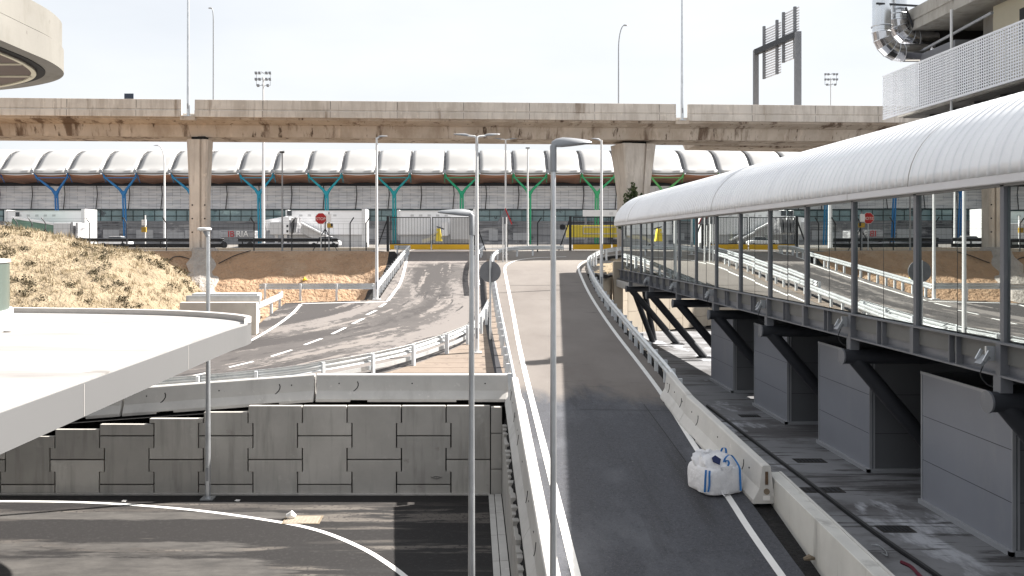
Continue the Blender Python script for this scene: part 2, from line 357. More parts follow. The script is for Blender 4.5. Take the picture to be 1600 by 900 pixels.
def terrain(X, Y):
    if X > 6.7 and X > wallx(Y)-lerp(.2, .85, sstep(50, 57, Y)): return -6.36
    if Y >= 72: return -.86
    if Y > 60 and X > 6.2: return zr(0, Y)-.12
    if X > -5.5 or (Y > 64.5):
        if Y < 27.15 and X < .9: return -7.9
        if Y < 27.15 and X < 1.05: return zr(2, Y)-.7
        return zr(X, Y)-.12 if X > -5.5 else lerp(zr(-5, Y)-.12, -.74, sstep(-6, -8, X))
    if Y < 27.15: return -7.9
    road = zr(X, Y)-.12
    face = lerp(-4.5, -.74, min(1, max(0, (Y-58.8-.5*nz(X, 0, .4))/5.5)))
    face += (.18*nz(X, Y, .6)+.1*nz(X, Y, 1.8, 2))*(1 if Y < 63.6 else .2)
    if Y > 46.6: h = face
    elif X < -9.9 and Y > 35.5: h = road-.3
    else: h = road
    if Y > 46.6:                                         # bank up to the left lane's shoulder
        t = sstep(-7.9, -5.6, X+.5*nz(X, Y, .5)); h = lerp(h, max(h, zr(X, Y)-.2), t)
    if X < -11.5: h = max(h, mound(X, Y))
    return h

# ------------------------------------------------------------------ ground
xs = [-3000,-1200,-500,-220,-120,-80,-60,-50,-42,-37]+[-34+.42*i for i in range(140)]+[25.5,28,34,45,70,120,250,600,1500,3000]
ys = [-400,-120,-40,-10,0]+[3+.45*i for i in range(142)]+[68,70,74,80,95,120,160,240,400,800,1800,4500]
mb = MB(); nx = len(xs)
mb.v = [Vector((x, y, terrain(x, y))) for y in ys for x in xs]
mb.f = [[j*nx+i, j*nx+i+1, (j+1)*nx+i+1, (j+1)*nx+i] for j in range(len(ys)-1) for i in range(nx-1)]
gr = struct(mb.build('ground', dirt_m))
gr.data.materials.append(soil_black); gr.data.materials.append(apron_m); gr.data.materials.append(mound_m)
for p in gr.data.polygons:
    c = p.center; p.use_smooth = True
    if c.y > 66 and c.z > -3: p.material_index = 2
    elif c.x > 7.2 and c.y > 46 and c.z > -3.5: p.material_index = 3
    elif c.x > -5.4 or c.y < 27.4: p.material_index = 1
    elif c.x < -11.5 and mound(c.x, c.y) > c.z-.06 and c.y < 56: p.material_index = 3
    elif c.x > -6.2 and c.y > 46: p.material_index = 1

# ------------------------------------------------------------------ road sheets
def sheet(name, rows, zf, mat, nxx=36):
    mb = MB(); n = nxx+1
    for (Y, xl, xr) in rows:
        for i in range(n):
            X = lerp(xl, xr, i/nxx); mb.v.append(Vector((X, Y, zf(X, Y))))
    mb.f = [[j*n+i, j*n+i+1, (j+1)*n+i+1, (j+1)*n+i] for j in range(len(rows)-1) for i in range(nxx)]
    return struct(mb.build(name, mat))
RLINE = [(4,5.45),(15.5,5.52),(19,5.62),(22.3,5.74),(28.2,5.98),(37,6.06),(43,6.2),(48.5,6.42),(54,6.75),(58,7.05),(60,7.35),(62,7.9),(64,8.8),(66,10.2),(68,12.5),(71,16)]
LLINE = [(4,1.84),(15.5,1.84),(32,1.80),(43,1.92),(56,2.05),(58.5,2.12),(60.2,2.3),(62,2.75),(63.5,3.5),(64.6,4.8),(65.3,7)]
ys_ = [4+.6*i for i in range(113)]
# right lane: near stretch of darker asphalt, far stretch paler and dusty
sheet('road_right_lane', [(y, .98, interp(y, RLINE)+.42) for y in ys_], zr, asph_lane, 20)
def xl_left(Y):
    if Y > 45.4: return -5.0-.9*sstep(61, 69, Y)
    if Y > 44.6: return lerp(-9.7, -5.0, (Y-44.6)/.8)
    if Y > 36.5: return -9.7
    return lerp(-9.7, -40, sstep(36.5, 33.5, Y))
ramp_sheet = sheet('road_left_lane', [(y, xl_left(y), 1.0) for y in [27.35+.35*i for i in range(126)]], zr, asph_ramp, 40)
uvl = ramp_sheet.data.uv_layers.new(name='lane')
def lane_uv(X, Y):                                        # across / along the lane, which bends left on its way down
    cx, cy = -13.5, 46.5
    if Y > cy: return (X-cx, Y-cy)
    dx, dy = X-cx, Y-cy; r = math.hypot(dx, dy*.86); a = math.atan2(dy, max(dx, -30)); return (r, a*17)
for lp in ramp_sheet.data.loops:
    v = ramp_sheet.data.vertices[lp.vertex_index].co; uvl.data[lp.index].uv = lane_uv(v.x, v.y)
# lower road and paved forecourt
sheet('road_lower', [(y, -60, .45) for y in (-30, 0, 5, 10, 15, 20, 24, 26.47)], lambda X, Y: LOW, asph_low, 30)
mb = MB()
for i in range(40):
    y0, y1 = 2+i*1.5, 3.5+i*1.5
    if y1 > 59.4: break
mb = MB()
prow = []
for k in range(60):
    Y = -20+k*1.35
    if Y > 66.8: break
    prow.append((Y, 5.6 if Y < 20 else wallx(Y)-.1, 60))
sheet('pavement', prow, lambda X, Y: PAVE, pave_m, 30)
# concrete gutter along the foot of the side wall
mb = MB()
for i in range(10):
    y0 = 8+i*1.84
    mb.box(.46, .62, y0, y0+1.82, LOW-.05, LOW+.035); mb.box(.64, .84, y0, y0+1.82, LOW-.05, LOW+.05)
struct(mb.build('gutter', conc_pale))
# island between the lanes
def strip(pts_l, pts_r, zf, dz, mat, name):
    mb = MB(); n = len(pts_l)
    for a, b in zip(pts_l, pts_r):
        for i in range(5):
            X, Y = lerp(a[0], b[0], i/4), lerp(a[1], b[1], i/4); mb.v.append(Vector((X, Y, zf(X, Y)+dz)))
    mb.f = [[j*5+i, j*5+i+1, (j+1)*5+i+1, (j+1)*5+i] for j in range(n-1) for i in range(4)]
    return struct(mb.build(name, mat))
IL = [(27.3,-5.2),(28.5,-4.4),(29.5,-3.5),(31.2,-2.2),(33.4,-.95),(35.5,-.1),(37.5,.35),(40,.6),(46,.72),(54,.78),(60,.85),(64,1.0)]
iy = [27.3+.5*i for i in range(74)]
strip([(interp(y, IL), y) for y in iy], [(1.32 if y < 60 else 1.32+.15*(y-60), y) for y in iy], zr, .012, conc_isl, 'traffic_island')
mb = MB()
for i in range(44):                                      # joints of the concrete slabs on the island
    y = 27.9+i*.72; x0 = interp(y, IL)+.25
    if y < 58: mb.hexa([(x0,y,zr(x0,y)+.01),(1.3,y,zr(1.3,y)+.01),(1.3,y+.02,zr(1.3,y)+.01),(x0,y+.02,zr(x0,y)+.01),(x0,y,zr(x0,y)+.016),(1.3,y,zr(1.3,y)+.016),(1.3,y+.02,zr(1.3,y)+.018),(x0,y+.02,zr(x0,y)+.018)])
struct(mb.build('island_joints', M('joint_brown', (.14,.105,.08), .9, var=.2)))
strip([(interp(y, [(27.5,.80),(35,.60),(46,.38),(58,.4)]), y) for y in [27.5+i for i in range(30)]],
      [(interp(y, [(27.5,1.08),(35,.84),(46,.62),(58,.6)]), y) for y in [27.5+i for i in range(30)]], zr, .024, M('dark_strip', (.03,.03,.035), .85, var=.3), 'island_strip')  # narrow dark strip laid along the island

def line(pts, w, name='road_marking', zf=zr, dz=.008, mat=white_paint, smooth=True):
    c = catmull([(p[0], p[1], 0) for p in pts], 8) if smooth else [Vector((p[0], p[1], 0)) for p in pts]
    mb = MB(); n = len(c)
    for i, p in enumerate(c):
        d = (c[min(i+1, n-1)]-c[max(i-1, 0)]).normalized(); s = Vector((-d.y, d.x, 0))*w/2
        for q in (p-s, p+s): mb.v.append(Vector((q.x, q.y, zf(q.x, q.y)+dz)))
    mb.f = [[2*i, 2*i+1, 2*i+3, 2*i+2] for i in range(n-1)]
    return struct(mb.build(name, mat))
line([(x, y) for y, x in RLINE], .15)
line([(x, y) for y, x in LLINE], .17)
LL = [G(648,397),G(640,408),G(628,436),G(615,458),G(606,470)]
line([(p.x, p.y) for p in LL], .16)
line([(p.x, p.y) for p in (G(606,471.5),G(560,472.5),G(515,473.5),G(471,474.5))], .13)
line([(p.x, p.y) for p in (G(470,475.5),G(458,489),G(436,506),G(400,528),G(360,548))], .16)
DASH = [((603,474),(593,480)),((588,485),(573,492)),((568,498),(551,506)),((540,512),(519,522)),((503,529),(476,539)),((456,547),(424,557)),((396,565),(358,574)),((322,583),(280,592))]
for a, b in DASH:
    p, q = G(*a), G(*b); line([(p.x, p.y), ((p.x+q.x)/2, (p.y+q.y)/2), (q.x, q.y)], .15)
line([(p.x, p.y) for p in (Lw(-160,785),Lw(0,783.5),Lw(150,786),Lw(300,797),Lw(430,815),Lw(500,830),Lw(560,854),Lw(600,877),Lw(640,908),Lw(690,965))], .15, zf=lambda X, Y: LOW)
# dark seams across the ramp
for (a, b) in (((708,445),(790,445)),):
    pass
p0, p1 = G(786,446), G(880,446)
line([(p0.x, p0.y), ((p0.x+p1.x)/2, p0.y), (p1.x, p0.y)], .05, 'road_seam', dz=.006, mat=dark_joint)

q = [G(1006,632), G(1040,678), G(1072,722)]
line([(p.x, p.y) for p in q], .025, 'road_seam', dz=.005, mat=dark_joint)
q = [G(905,640), G(990,641), G(1050,642)]
line([(p.x, p.y) for p in q], .02, 'road_seam', dz=.005, mat=dark_joint)
# ------------------------------------------------------------------ retaining walls
W0 = 26.5
SCP = F/W0
def front_wall():
    t = thing('retaining_wall', 'grey interlocking concrete panel retaining wall facing the lower road', 'retaining wall', (-6, W0, LOW))
    xs_ = [.52-1.29-1.518*i for i in range(-1, 11)]
    xs_[0] = .52
    tops = [634,634,634,634,634,644,654,663,671,682,694]
    lv = [LOW, (CY-737)/SCP, (CY-700)/SCP, (CY-661)/SCP, 0]
    mbp = MB(); s = .075; g = .019; tones = []
    def off(i, k): return s*(1 if (i+k) % 2 else -1)
    for i in range(11):
        xr_, xl_ = xs_[i], xs_[i+1]; zt = (CY-tops[i])/SCP
        joints = [LOW] + ([(CY-757)/SCP, (CY-681)/SCP] if i % 2 == 1 else [(CY-718)/SCP]) + [zt]
        if i == 1: pass
        for z0, z1 in zip(joints, joints[1:]):
            if z1 > zt: z1 = zt
            if z1-z0 < .06: continue
            z0 += g; zz1 = z1-g*(z1 != zt); left = []; right = []
            for k in range(4):
                a, b = max(z0, lv[k]), min(zz1, lv[k+1])
                if b <= a: continue
                ro = 0 if i == 0 else off(i, k)
                shiftb = g*0
                left += [(xl_+off(i+1, k)+g, a), (xl_+off(i+1, k)+g, b)]; right += [(xr_+ro-g, a), (xr_+ro-g, b)]
            poly = [(x, W0-.02-random.uniform(0,.004), z) for x, z in right]+[(x, W0-.02, z) for x, z in reversed(left)]
            poly = [(x, W0-.02, z) for x, _, z in poly]
            nf = len(mbp.f); mbp.prism(poly, (0, .16, 0)); tones += [random.uniform(.80, 1.12)]*(len(mbp.f)-nf)
    mk = MB(); cx0, cz0 = (682-CX)/SCP, (CY-746)/SCP
    for r, a0, a1, dz in ((.19,3.5,5.9,.08),(.13,3.6,5.8,.05),(.12,.5,2.6,-.03),(.2,.6,2.5,-.08)):
        q = [(cx0+r*math.cos(a0+(a1-a0)*k/6), W0-.026, cz0+dz+r*.6*math.sin(a0+(a1-a0)*k/6)) for k in range(7)]
        for p_, q_ in zip(q, q[1:]): mk.bar(p_, q_, .016, .012)
    for dx in (-.08,-.02,.05): mk.bar((cx0+dx, W0-.026, cz0-.02), (cx0+dx+.04, W0-.026, cz0+.03), .014, .012)
    mk.build('stencil_mark', M('faded_ink', (.22,.21,.2), .9, var=.1), t)
    # corner column
    for z0, z1 in ((LOW,-7.0),(-6.98,-5.9),(-5.88,(CY-636)/SCP)): nf = len(mbp.f); mbp.box(.535, .87, W0-.03, W0+.15, z0+.008, z1); tones += [random.uniform(.9, 1.1)]*(len(mbp.f)-nf)
    pf = mbp.build('panel_facing', conc_panel, t, bevel=.012)
    at = pf.data.color_attributes.new('panel_tone', 'FLOAT_COLOR', 'CORNER')
    for pl, tn in zip(pf.data.polygons, tones):
        for li in pl.loop_indices: at.data[li].color = (tn, tn*.995, tn*.985, 1)
    mbc = MB(); mbc.box(-16.2, .52, W0+.12, W0+.3, LOW-.1, (CY-700)/SCP)
    mbc.box(-6.8, .52, W0+.12, W0+.3, (CY-700)/SCP, (CY-640)/SCP); mbc.build('core', dark_joint, t)
    mbk = MB(); mbk.box(-17, .5, W0-.12, W0-.03, LOW-.1, LOW+.055); mbk.build('footing_kerb', conc_wall, t)
front_wall()
struct(strip([(-40, 26.66), (-16, 26.66), (-10.8, 26.66), (-5, 26.66), (.6, 26.66), (.95, 26.66)], [(-40, 27.5), (-16, 27.5), (-10.8, 27.5), (-5, 27.5), (.6, 27.5), (.95, 27.5)],
      lambda X, Y: -5.10-.075*max(0, -5.5-max(X, -22)), 0, soil_black, 'soil_strip'))
def side_wall():
    t = thing('retaining_wall', 'side retaining wall with ragged stepped panel tops beside the white barriers', 'retaining wall', (.87, 18, LOW))
    mb = MB(); y = 26.3
    while y > 5:
        zt = zr(2, y)-.62
        mb.box(.87, 1.0, y-.74, y-.01, LOW, zt+random.uniform(-.05,.06)); mb.box(.86, 1.06+random.uniform(0,.06), y-.5, y-.25, zt-.5, zt+.05); y -= .75
    mb.build('panel_facing', conc_wall, t, bevel=.015)
    # crushed black soil between the wall top and the barriers
side_wall()
mb = MB(); n = 0
rows = []
for i in range(64):
    y = 5+i*.345
    rows.append([(x, y, lerp(zr(2,y)-.66, zr(2,y)-.05, k/6)+.10*nz(x*6, y*6, .6)+.06*random.uniform(-1,1)) for k, x in enumerate([.86+.02*random.random()+.05,.97,1.03,1.09,1.15,1.25,1.4])])
mb.loft(rows, closed=False, caps=False); struct(mb.build('soil_slope', soil_black))
def right_wall():
    t = thing('retaining_wall', 'cream sunlit panel retaining wall curving under the far end of the walkway', 'retaining wall', (10, 50, PAVE))
    pts = WALLX
    c = catmull([(x, y, 0) for y, x in pts], 10); mb = MB(); acc = 0; ring = []
    seg = []
    for a, b in zip(c, c[1:]): seg.append((a, b))
    # resample in 1.5 m panels
    L_ = 0; samples = [c[0]]; last = 0
    for a, b in seg:
        d = (b-a).length
        while L_+d - last >= 1.5:
            last += 1.5; samples.append(a.lerp(b, (last-L_)/d))
        L_ += d
    for i, (a, b) in enumerate(zip(samples, samples[1:])):
        d = (b-a).normalized(); nrm = Vector((d.y, -d.x, 0))
        zt = min(-1.25, zr(6, (a.y+b.y)/2)-.35)+(.12 if i % 2 else 0)
        z = PAVE-.05; hh = .75 if i % 2 else 1.5
        while z < zt-.1:
            z1 = min(zt, z+hh); hh = 1.5
            p, q = a+d*.012, b-d*.012
            mb.hexa([p-nrm*.16+Vector((0,0,z)), q-nrm*.16+Vector((0,0,z)), q+Vector((0,0,z)), p+Vector((0,0,z)), p-nrm*.16+Vector((0,0,z1-.015)), q-nrm*.16+Vector((0,0,z1-.015)), q+Vector((0,0,z1-.015)), p+Vector((0,0,z1-.015))])
            z = z1
    mb.build('panel_facing', conc_cream, t, bevel=.012)
    mb = MB(); rings = []
    for p in samples:
        rings.append([p+Vector((-.12, .12, PAVE)), p+Vector((-.3, .3, PAVE)), p+Vector((-.3,.3,min(-1.5, zr(6,p.y)-.5))), p+Vector((-.12,.12,min(-1.5, zr(6,p.y)-.5)))])
    mb.loft(rings); mb.build('core', dark_joint, t)
    mb = MB(); mb.box(9.15, 9.75, 56.35, 56.85, PAVE, -1.3); mb.build('pilaster', conc_cream, t, bevel=.02)
right_wall()
mb = MB(); rows = []
for i in range(106):
    y = 20+i*.44; xr_ = interp(y, RLINE)+.3; xw = min(wallx(y), xr_+2.4)-.1
    rows.append([(lerp(xr_, xw, k/5), y, zr(5,y)-.02-.25*(k/5)+(.11*random.uniform(-1,1) if k else -.03)) for k in range(6)])
mb.loft(rows, closed=False, caps=False); struct(mb.build('soil_shoulder', soil_black))

# ------------------------------------------------------------------ concrete barriers
PROF = [(.30,0),(.30,.09),(.16,.33),(.10,.80),(.075,.83),(-.075,.83),(-.10,.80),(-.16,.33),(-.30,.09),(-.30,0)]
def barrier(a, b, label, group, slots=True, mat=conc_pale, hscale=1):
    a, b = Vector(a), Vector(b); d = (b-a); ln = d.length; d.normalize()
    h = Vector((d.x, d.y, 0)).normalized(); s = Vector((-h.y, h.x, 0))
    t = thing('concrete_barrier', label, 'barrier', (a+b)/2, group)
    mb = MB(); g = .012
    def ring(p, lift=0, sc=1): return [p+s*x*sc+Vector((0,0,max(z, lift)*hscale)) for x, z in PROF]
    cuts = [(g,0,.96),(g+.04,0,1),(ln*.18,0,1),(ln*.181,.06,1),(ln*.27,.06,1),(ln*.271,0,1),(ln*.73,0,1),(ln*.731,.06,1),(ln*.82,.06,1),(ln*.821,0,1),(ln-g-.04,0,1),(ln-g,0,.96)] if slots else [(g,0,1),(ln-g,0,1)]
    mb.loft([ring(a+d*u, l, sc) for u, l, sc in cuts]); mb.build('body', mat, t, bevel=.012)
    mb = MB()
    for u in (.12, .5, .88):
        for sg in (-1, 1):
            c = a+d*ln*u+s*sg*.133+Vector((0,0,.55*hscale)); mb.disc(c, s, .022, .016, 10)
    parts(mb, 'lifting_hole', dark_joint, t)
    mb = MB()
    for u in (.2, .8):
        for sg in (-1, 1):
            q = [a+d*(ln*u+.09*v+.10*(1-v*v))+s*sg*(.142-.018*v)+Vector((0,0,.44*hscale+.17*hscale*v)) for v in (-1,-.6,-.2,.2,.6,1)]
            mb.tube(q, .017, 6)
    parts(mb, 'scuff_groove', dark_joint, t)
    return t
GB = 'concrete barriers along the ramp'
bz = -4.99
barrier((-4.92, 27.12, bz), (1.08, 27.12, bz), 'long grey barrier on the panel wall, nearest the corner by the white barriers', GB)
barrier((-10.93, 27.12, bz-.45), (-4.97, 27.12, bz), 'sloping grey barrier behind the short lamp post, above the stepped panels', GB)
barrier((-16.9, 27.12, bz-.9), (-10.98, 27.12, bz-.45), 'grey barrier mostly hidden under the white canopy slab', GB)
for y0, y1, lb in ((22.8,26.3,'short white barrier at the top of the row left of the right lane'),(16.8,22.8,'sunlit white barrier in the middle of the row left of the right lane'),
                   (10.8,16.8,'sunlit white barrier behind the tall grey lamp post at the bottom edge'),(4.8,10.8,'white barrier below the bottom edge of the photo, left of the lane')):
    barrier((1.25, y1, zr(2,y1)-.02), (1.25, y0, zr(2,y0)-.02), lb, GB, slots=False)
barrier((6.12, 27.0, zr(5,27)-.03), (6.10, 24.4, zr(5,24.4)-.03), 'short pale barrier where the right guardrail ends', GB)
bb = barrier((6.08, 24.36, zr(5,24.4)-.03), (6.36, 18.75, zr(5,18.75)-.02), 'pale barrier beside the white bag, with its dark end face towards the viewer', GB)
zz = zr(5,18.75)-.02
mb = MB(); mb.box(6.33, 6.39, 18.735, 18.79, zz+.42, zz+.70); mb.build('end_slot', M('rust_slot', (.10,.065,.04), .9, var=.3, scale=20), bb)
mb = MB(); mb.disc((6.36, 18.745, zz+.27), (0,1,0), .065, .02, 16); mb.build('end_socket', cover_m, bb)
mb = MB(); mb.box(6.28, 6.43, 18.74, 18.75, zz+.08, zz+.18); mb.build('end_label', paper_m, bb)
t = thing('concrete_wall', 'low plain concrete wall with rust streaks along the paved forecourt', 'wall', (6.5, 12, PAVE))
mb = MB()
A, B_ = (6.72, 19.35), (5.75, 4.0)
mb.hexa([(A[0]-.17,A[1],PAVE-.1),(A[0]+.17,A[1],PAVE-.1),(B_[0]+.17,B_[1],PAVE-.3),(B_[0]-.17,B_[1],PAVE-.3),(A[0]-.15,A[1],-5.16),(A[0]+.15,A[1],-5.16),(B_[0]+.15,B_[1],-5.2),(B_[0]-.15,B_[1],-5.2)])
mb.build('body', conc_rust, t, bevel=.015)
mb = MB(); mb.bar((A[0]+.13,A[1]-.05,-5.155),(B_[0]+.13,B_[1],-5.195),.05,.03); mb.build('coping_strip', conc_pale, t)
t = thing('concrete_wall', 'short tan concrete wall with a grey channel on top, left of the curved guardrail', 'wall', P(345,490,37.2))
mb = MB(); mb.box(-12.6, -9.3, 37.0, 37.4, -4.2, -2.62); mb.build('body', M('tan_concrete', (.55,.49,.42), .85, var=.1, layers=[((.42,.36,.3), .55,.7, 2,(1,1,.3),0)]), t, bevel=.02)
mb = MB(); mb.box(-12.55, -9.35, 37.7, 37.95, -2.75, -2.38); mb.build('channel', galv, t)
mb = MB(); mb.box(-12.4,-9.5,38.0,38.7,-2.6,-2.3); mb.build('cap', conc_pale, t)

# ------------------------------------------------------------------ guardrails
WP = [(0,-.155),(.035,-.13),(.08,-.105),(.08,-.055),(.02,-.015),(.02,.015),(.08,.055),(.08,.105),(.035,.13),(0,.155)]
post_m = M('galvanised_post', (.60,.62,.64), .5, metal=.15, var=.08, scale=3)
def guardrail(pts, label, side=1, spacing=1.33, lower=False, h=.62, zf=zr, mat=galv_rail, group='guardrails along the ramp', postmat=post_m, name='guardrail', curl=False):
    c = catmull([(p[0], p[1], 0) for p in pts], 12)
    t = thing(name, label, 'guardrail', (c[len(c)//2].x, c[len(c)//2].y, zf(c[len(c)//2].x, c[len(c)//2].y)), group)
    rings = []; n = len(c); low = []; L_ = 0; nxt = .3; posts = []
    for i, p in enumerate(c):
        d = (c[min(i+1, n-1)]-c[max(i-1, 0)]).normalized(); s = Vector((-d.y, d.x, 0))*side
        z = zf(p.x, p.y)+h
        rings.append([p+s*x+Vector((0,0,z+w)) for x, w in WP]); low.append(p+s*.05+Vector((0,0,z-.36)))
        if i:
            L_ += (p-c[i-1]).length
            if L_ >= nxt: posts.append((p, s, d)); nxt += spacing
    mb = MB(); mb.loft(rings, closed=False, caps=False, smooth=True); mb.build('rail', mat, t, solid=.006)
    if lower:
        mb = MB(); mb.loft([[q+Vector((0,0,.07)), q+Vector((0,0,-.07))] for q in low], closed=False, caps=False); mb.build('lower_rail', mat, t, solid=.03)
    for p, s, d in posts:
        mb = MB(); q = p-s*.08; z0 = zf(p.x, p.y)-.15; z1 = zf(p.x, p.y)+h+.13
        a, b = d*.05, s*.06
        mb.hexa([q-a-b+Vector((0,0,z0)), q+a-b+Vector((0,0,z0)), q+a+b+Vector((0,0,z0)), q-a+b+Vector((0,0,z0)), q-a-b+Vector((0,0,z1)), q+a-b+Vector((0,0,z1)), q+a+b+Vector((0,0,z1)), q-a+b+Vector((0,0,z1))])
        mb.disc(p+s*.085+Vector((0,0,zf(p.x,p.y)+h)), s, .028, .02, 8)
        mb.build('post', postmat, t)
    if curl:
        p, s = c[-1], None; d = (c[-1]-c[-2]).normalized(); s = Vector((-d.y, d.x, 0))*side
        rr = [p+d*.28*math.sin(a)+s*(-.14+.14*math.cos(a))*1.6 for a in [k*math.pi/8 for k in range(9)]]
        mb = MB(); mb.loft([[q+Vector((0,0,zf(p.x,p.y)+h+w)) for w in (-.15, .15)] for q in rr], closed=False, caps=False, smooth=True); mb.build('end_terminal', mat, t, solid=.006)
    return t
RAIL = [(15.5,70),(12.3,66.6),(9.7,63.6),(8.4,60.6),(7.55,57),(6.92,50),(6.55,43),(6.42,37),(6.36,32),(6.3,27.6),(6.22,26.2)]
guardrail([(x, y) for x, y in RAIL], 'long guardrail on the right of the right lane, ending behind the glass walkway', -1, 1.35, zf=lambda X, Y: zr(5, min(Y, 66)))
guardrail([(1.22,26.4),(1.18,34),(1.14,42),(1.14,50),(1.2,57),(1.38,60.5),(1.9,63.4),(3.2,65.3),(5,66.0),(6.9,66.3)], 'guardrail left of the right lane, curving right at the top before the fence', -1, 1.35, zf=lambda X, Y: zr(X, min(Y, 66)))
guardrail([(-.35,69.4),(.35,69.0),(.75,67.6),(.6,64.5),(.2,61),(.08,54),(.25,47)], 'guardrail along the left edge of the island, behind the round sign', 1, 1.6, zf=lambda X, Y: zr(0, min(Y, 66)))
LR = [(G(764,468,.75).x, G(764,468,.75).y), (.36,37.6), (-.05,35.4), (-1.0,33.2), (-2.35,31.0), (-3.9,29.4), (-5.4,28.3), (-7.4,27.9), (-10,27.8), (-13,27.8)]
guardrail(LR, 'white curving guardrail with a lower rail, in front of the left lane', -1, 2.0, lower=True)
guardrail([(-6.4,69.4),(-5.2,68.6),(-4.95,66),(-5.05,61),(-5.1,54),(-5.15,48),(-5.15,45.8)], 'guardrail on the left of the left lane beside the dirt pit', 1, 1.1, zf=lambda X, Y: zr(0, min(Y, 66)))
guardrail([(-11.45,46.1),(-9.4,46.1),(-7.3,46.1),(-5.3,46.1)], 'straight guardrail across the front of the dirt pit', 1, 1.9, h=.63, zf=lambda X, Y: zr(0, Y))
guardrail([(-9.65,43.4),(-9.55,42.6),(-9.75,41),(-10.0,39),(-9.9,37.2),(-9.75,36.0)], 'short bowed guardrail ending beside the tip of the white canopy', 1, 1.5, h=.66, zf=lambda X, Y: zr(0, Y), curl=True)

# ------------------------------------------------------------------ lamp posts
def led_head(o, ang, ln, w, th, tilt=.08):
    """flat cobra head: lofted elliptical sections"""
    d = Vector((math.cos(ang), math.sin(ang), tilt)).normalized(); s = Vector((-d.y, d.x, 0)).normalized(); u = s.cross(d)*-1
    if u.z < 0: u = -u
    mb = MB(); rings = []
    for tt, ww, hh in ((0,.32,.55),(.12,.42,.9),(.28,.8,1.0),(.5,1.0,.85),(.75,.95,.6),(.92,.7,.4),(1,.35,.2)):
        p = Vector(o)+d*ln*tt
        rings.append([p+s*w/2*ww*math.cos(a)+u*th*hh*(max(-.25, math.sin(a))) for a in [k*2*math.pi/14 for k in range(14)]])
    mb.loft(rings, smooth=True); return mb
def street_lamp(name, label, x, y, zb, zt, r0, r1, heads, mat=galv, hmat=lamp_grey, group='street lamps', base=True):
    t = thing(name, label, 'street lamp', (x, y, zb), group)
    mb = MB(); h = zt-zb
    mb.tube([(x,y,zb),(x,y,zb+h*.12),(x,y,zb+h*.5),(x,y,zt)], [r0, r0*.97, lerp(r0, r1, .5), r1], 14); mb.build('pole', mat, t)
    if base:
        mb = MB(); mb.box(x-r0*2.3, x+r0*2.3, y-r0*2.3, y+r0*2.3, zb-.02, zb+.035); mb.build('base_plate', mat, t)
        mb = MB(); mb.box(x-r0*.45, x+r0*.45, y-r0*1.04, y-r0*.8, zb+.55, zb+.95); mb.build('access_door', lamp_grey, t)
    for hd in heads:
        kind, ang, ln, w = hd[:4]
        dv = Vector((math.cos(ang), math.sin(ang), 0)); top = Vector((x, y, zt))
        if kind == 'cobra':
            mb = MB(); mb.tube([top-Vector((0,0,.32)), top+Vector((0,0,.02)), top+Vector((0,0,.06))+dv*.03], [r1*1.35, r1*1.35, r1*1.1], 12)
            mb.build('spigot', hmat, t); led_head(top+Vector((0,0,.03))-dv*.02, ang, ln, w, .10).build('lamp_head', hmat, t)
        elif kind == 'arm':
            al = hd[4]; e = top+dv*al+Vector((0,0,.03*al+.02))
            mb = MB(); mb.tube([top-Vector((0,0,.05)), top+dv*.1, e], r1*.75, 8); mb.build('arm', mat, t)
            led_head(e-dv*.05, ang, ln, w, .075, .12).build('lamp_head', hmat, t)
        elif kind == 'bend':
            rise, out = hd[4], hd[5]
            pts = [top+dv*out*(1-math.cos(a))+Vector((0,0,rise*math.sin(a))) for a in [k*math.pi/2/8 for k in range(9)]]
            mb = MB(); mb.tube(pts, [lerp(r1, r1*.7, k/8) for k in range(9)], 10); mb.build('arm', mat, t)
            led_head(pts[-1]-dv*.05, ang, ln, w, .10, .0).build('lamp_head', hmat, t)
        elif kind == 'disc':
            mb = MB(); c = top+dv*ln*.18
            mb.tube([c+Vector((0,0,-.06)), c+Vector((0,0,-.02)), c+Vector((0,0,.03)), c+Vector((0,0,.05))], [w*.3, w*.5, w*.5, w*.35], 20); mb.build('lamp_head', white_pole, t)
            mb = MB(); mb.tube([top-Vector((0,0,.22)), c-Vector((0,0,.05))], [r1*1.3, r1], 10); mb.build('spigot', hmat, t)
        elif kind == 'tbar':
            mb = MB(); mb.box(x-ln/2, x+ln/2, y-.12, y+.12, zt, zt+.12); mb.build('lamp_head', dark_metal, t)
    return t
PI = math.pi
Y = 11.5; street_lamp('street_lamp', 'tall near lamp post rising through the picture, flat grey head pointing right', 124.5/F*Y, Y, -7.5, 146*Y/F, .053, .033, [('cobra', .12, .54, .19)])
Y = 15.3; street_lamp('street_lamp', 'near lamp post left of the right lane, head pointing left below the gate line', -3.2/F*Y, Y, LOW, 38*Y/F, .068, .04, [('cobra', PI+.1, .62, .2)])
p = G(745,551); street_lamp('street_lamp', 'double-armed lamp post on the island, the larger of the two double ones', p.x, p.y, p.z, (CY-213)*p.y/F, .085, .055, [('arm', PI-.25, .62, .22, .36), ('arm', .25, .62, .22, .36)], mat=white_pole)
Y = 66; street_lamp('street_lamp', 'smaller double-armed lamp post behind the triangular sign', (790-CX)/F*Y, Y, -1.0, (CY-218)*Y/F, .09, .06, [('arm', PI-.2, .6, .22, .36), ('arm', .2, .6, .22, .36)], mat=white_pole)
Y = 26.05; street_lamp('street_lamp', 'short lamp post with a flat disc head standing before the panel wall', (325-CX)/F*Y, Y, LOW, (CY-358)*Y/F, .082, .055, [('disc', PI, .6, .42)])
Y = 45.6; street_lamp('street_lamp', 'lamp post at the corner of the dirt pit guardrails with a short head pointing right', (588.5-CX)/F*Y, Y, zr(0,45.6), (CY-215)*Y/F, .09, .055, [('arm', .1, .5, .18, .12)], mat=white_pole)
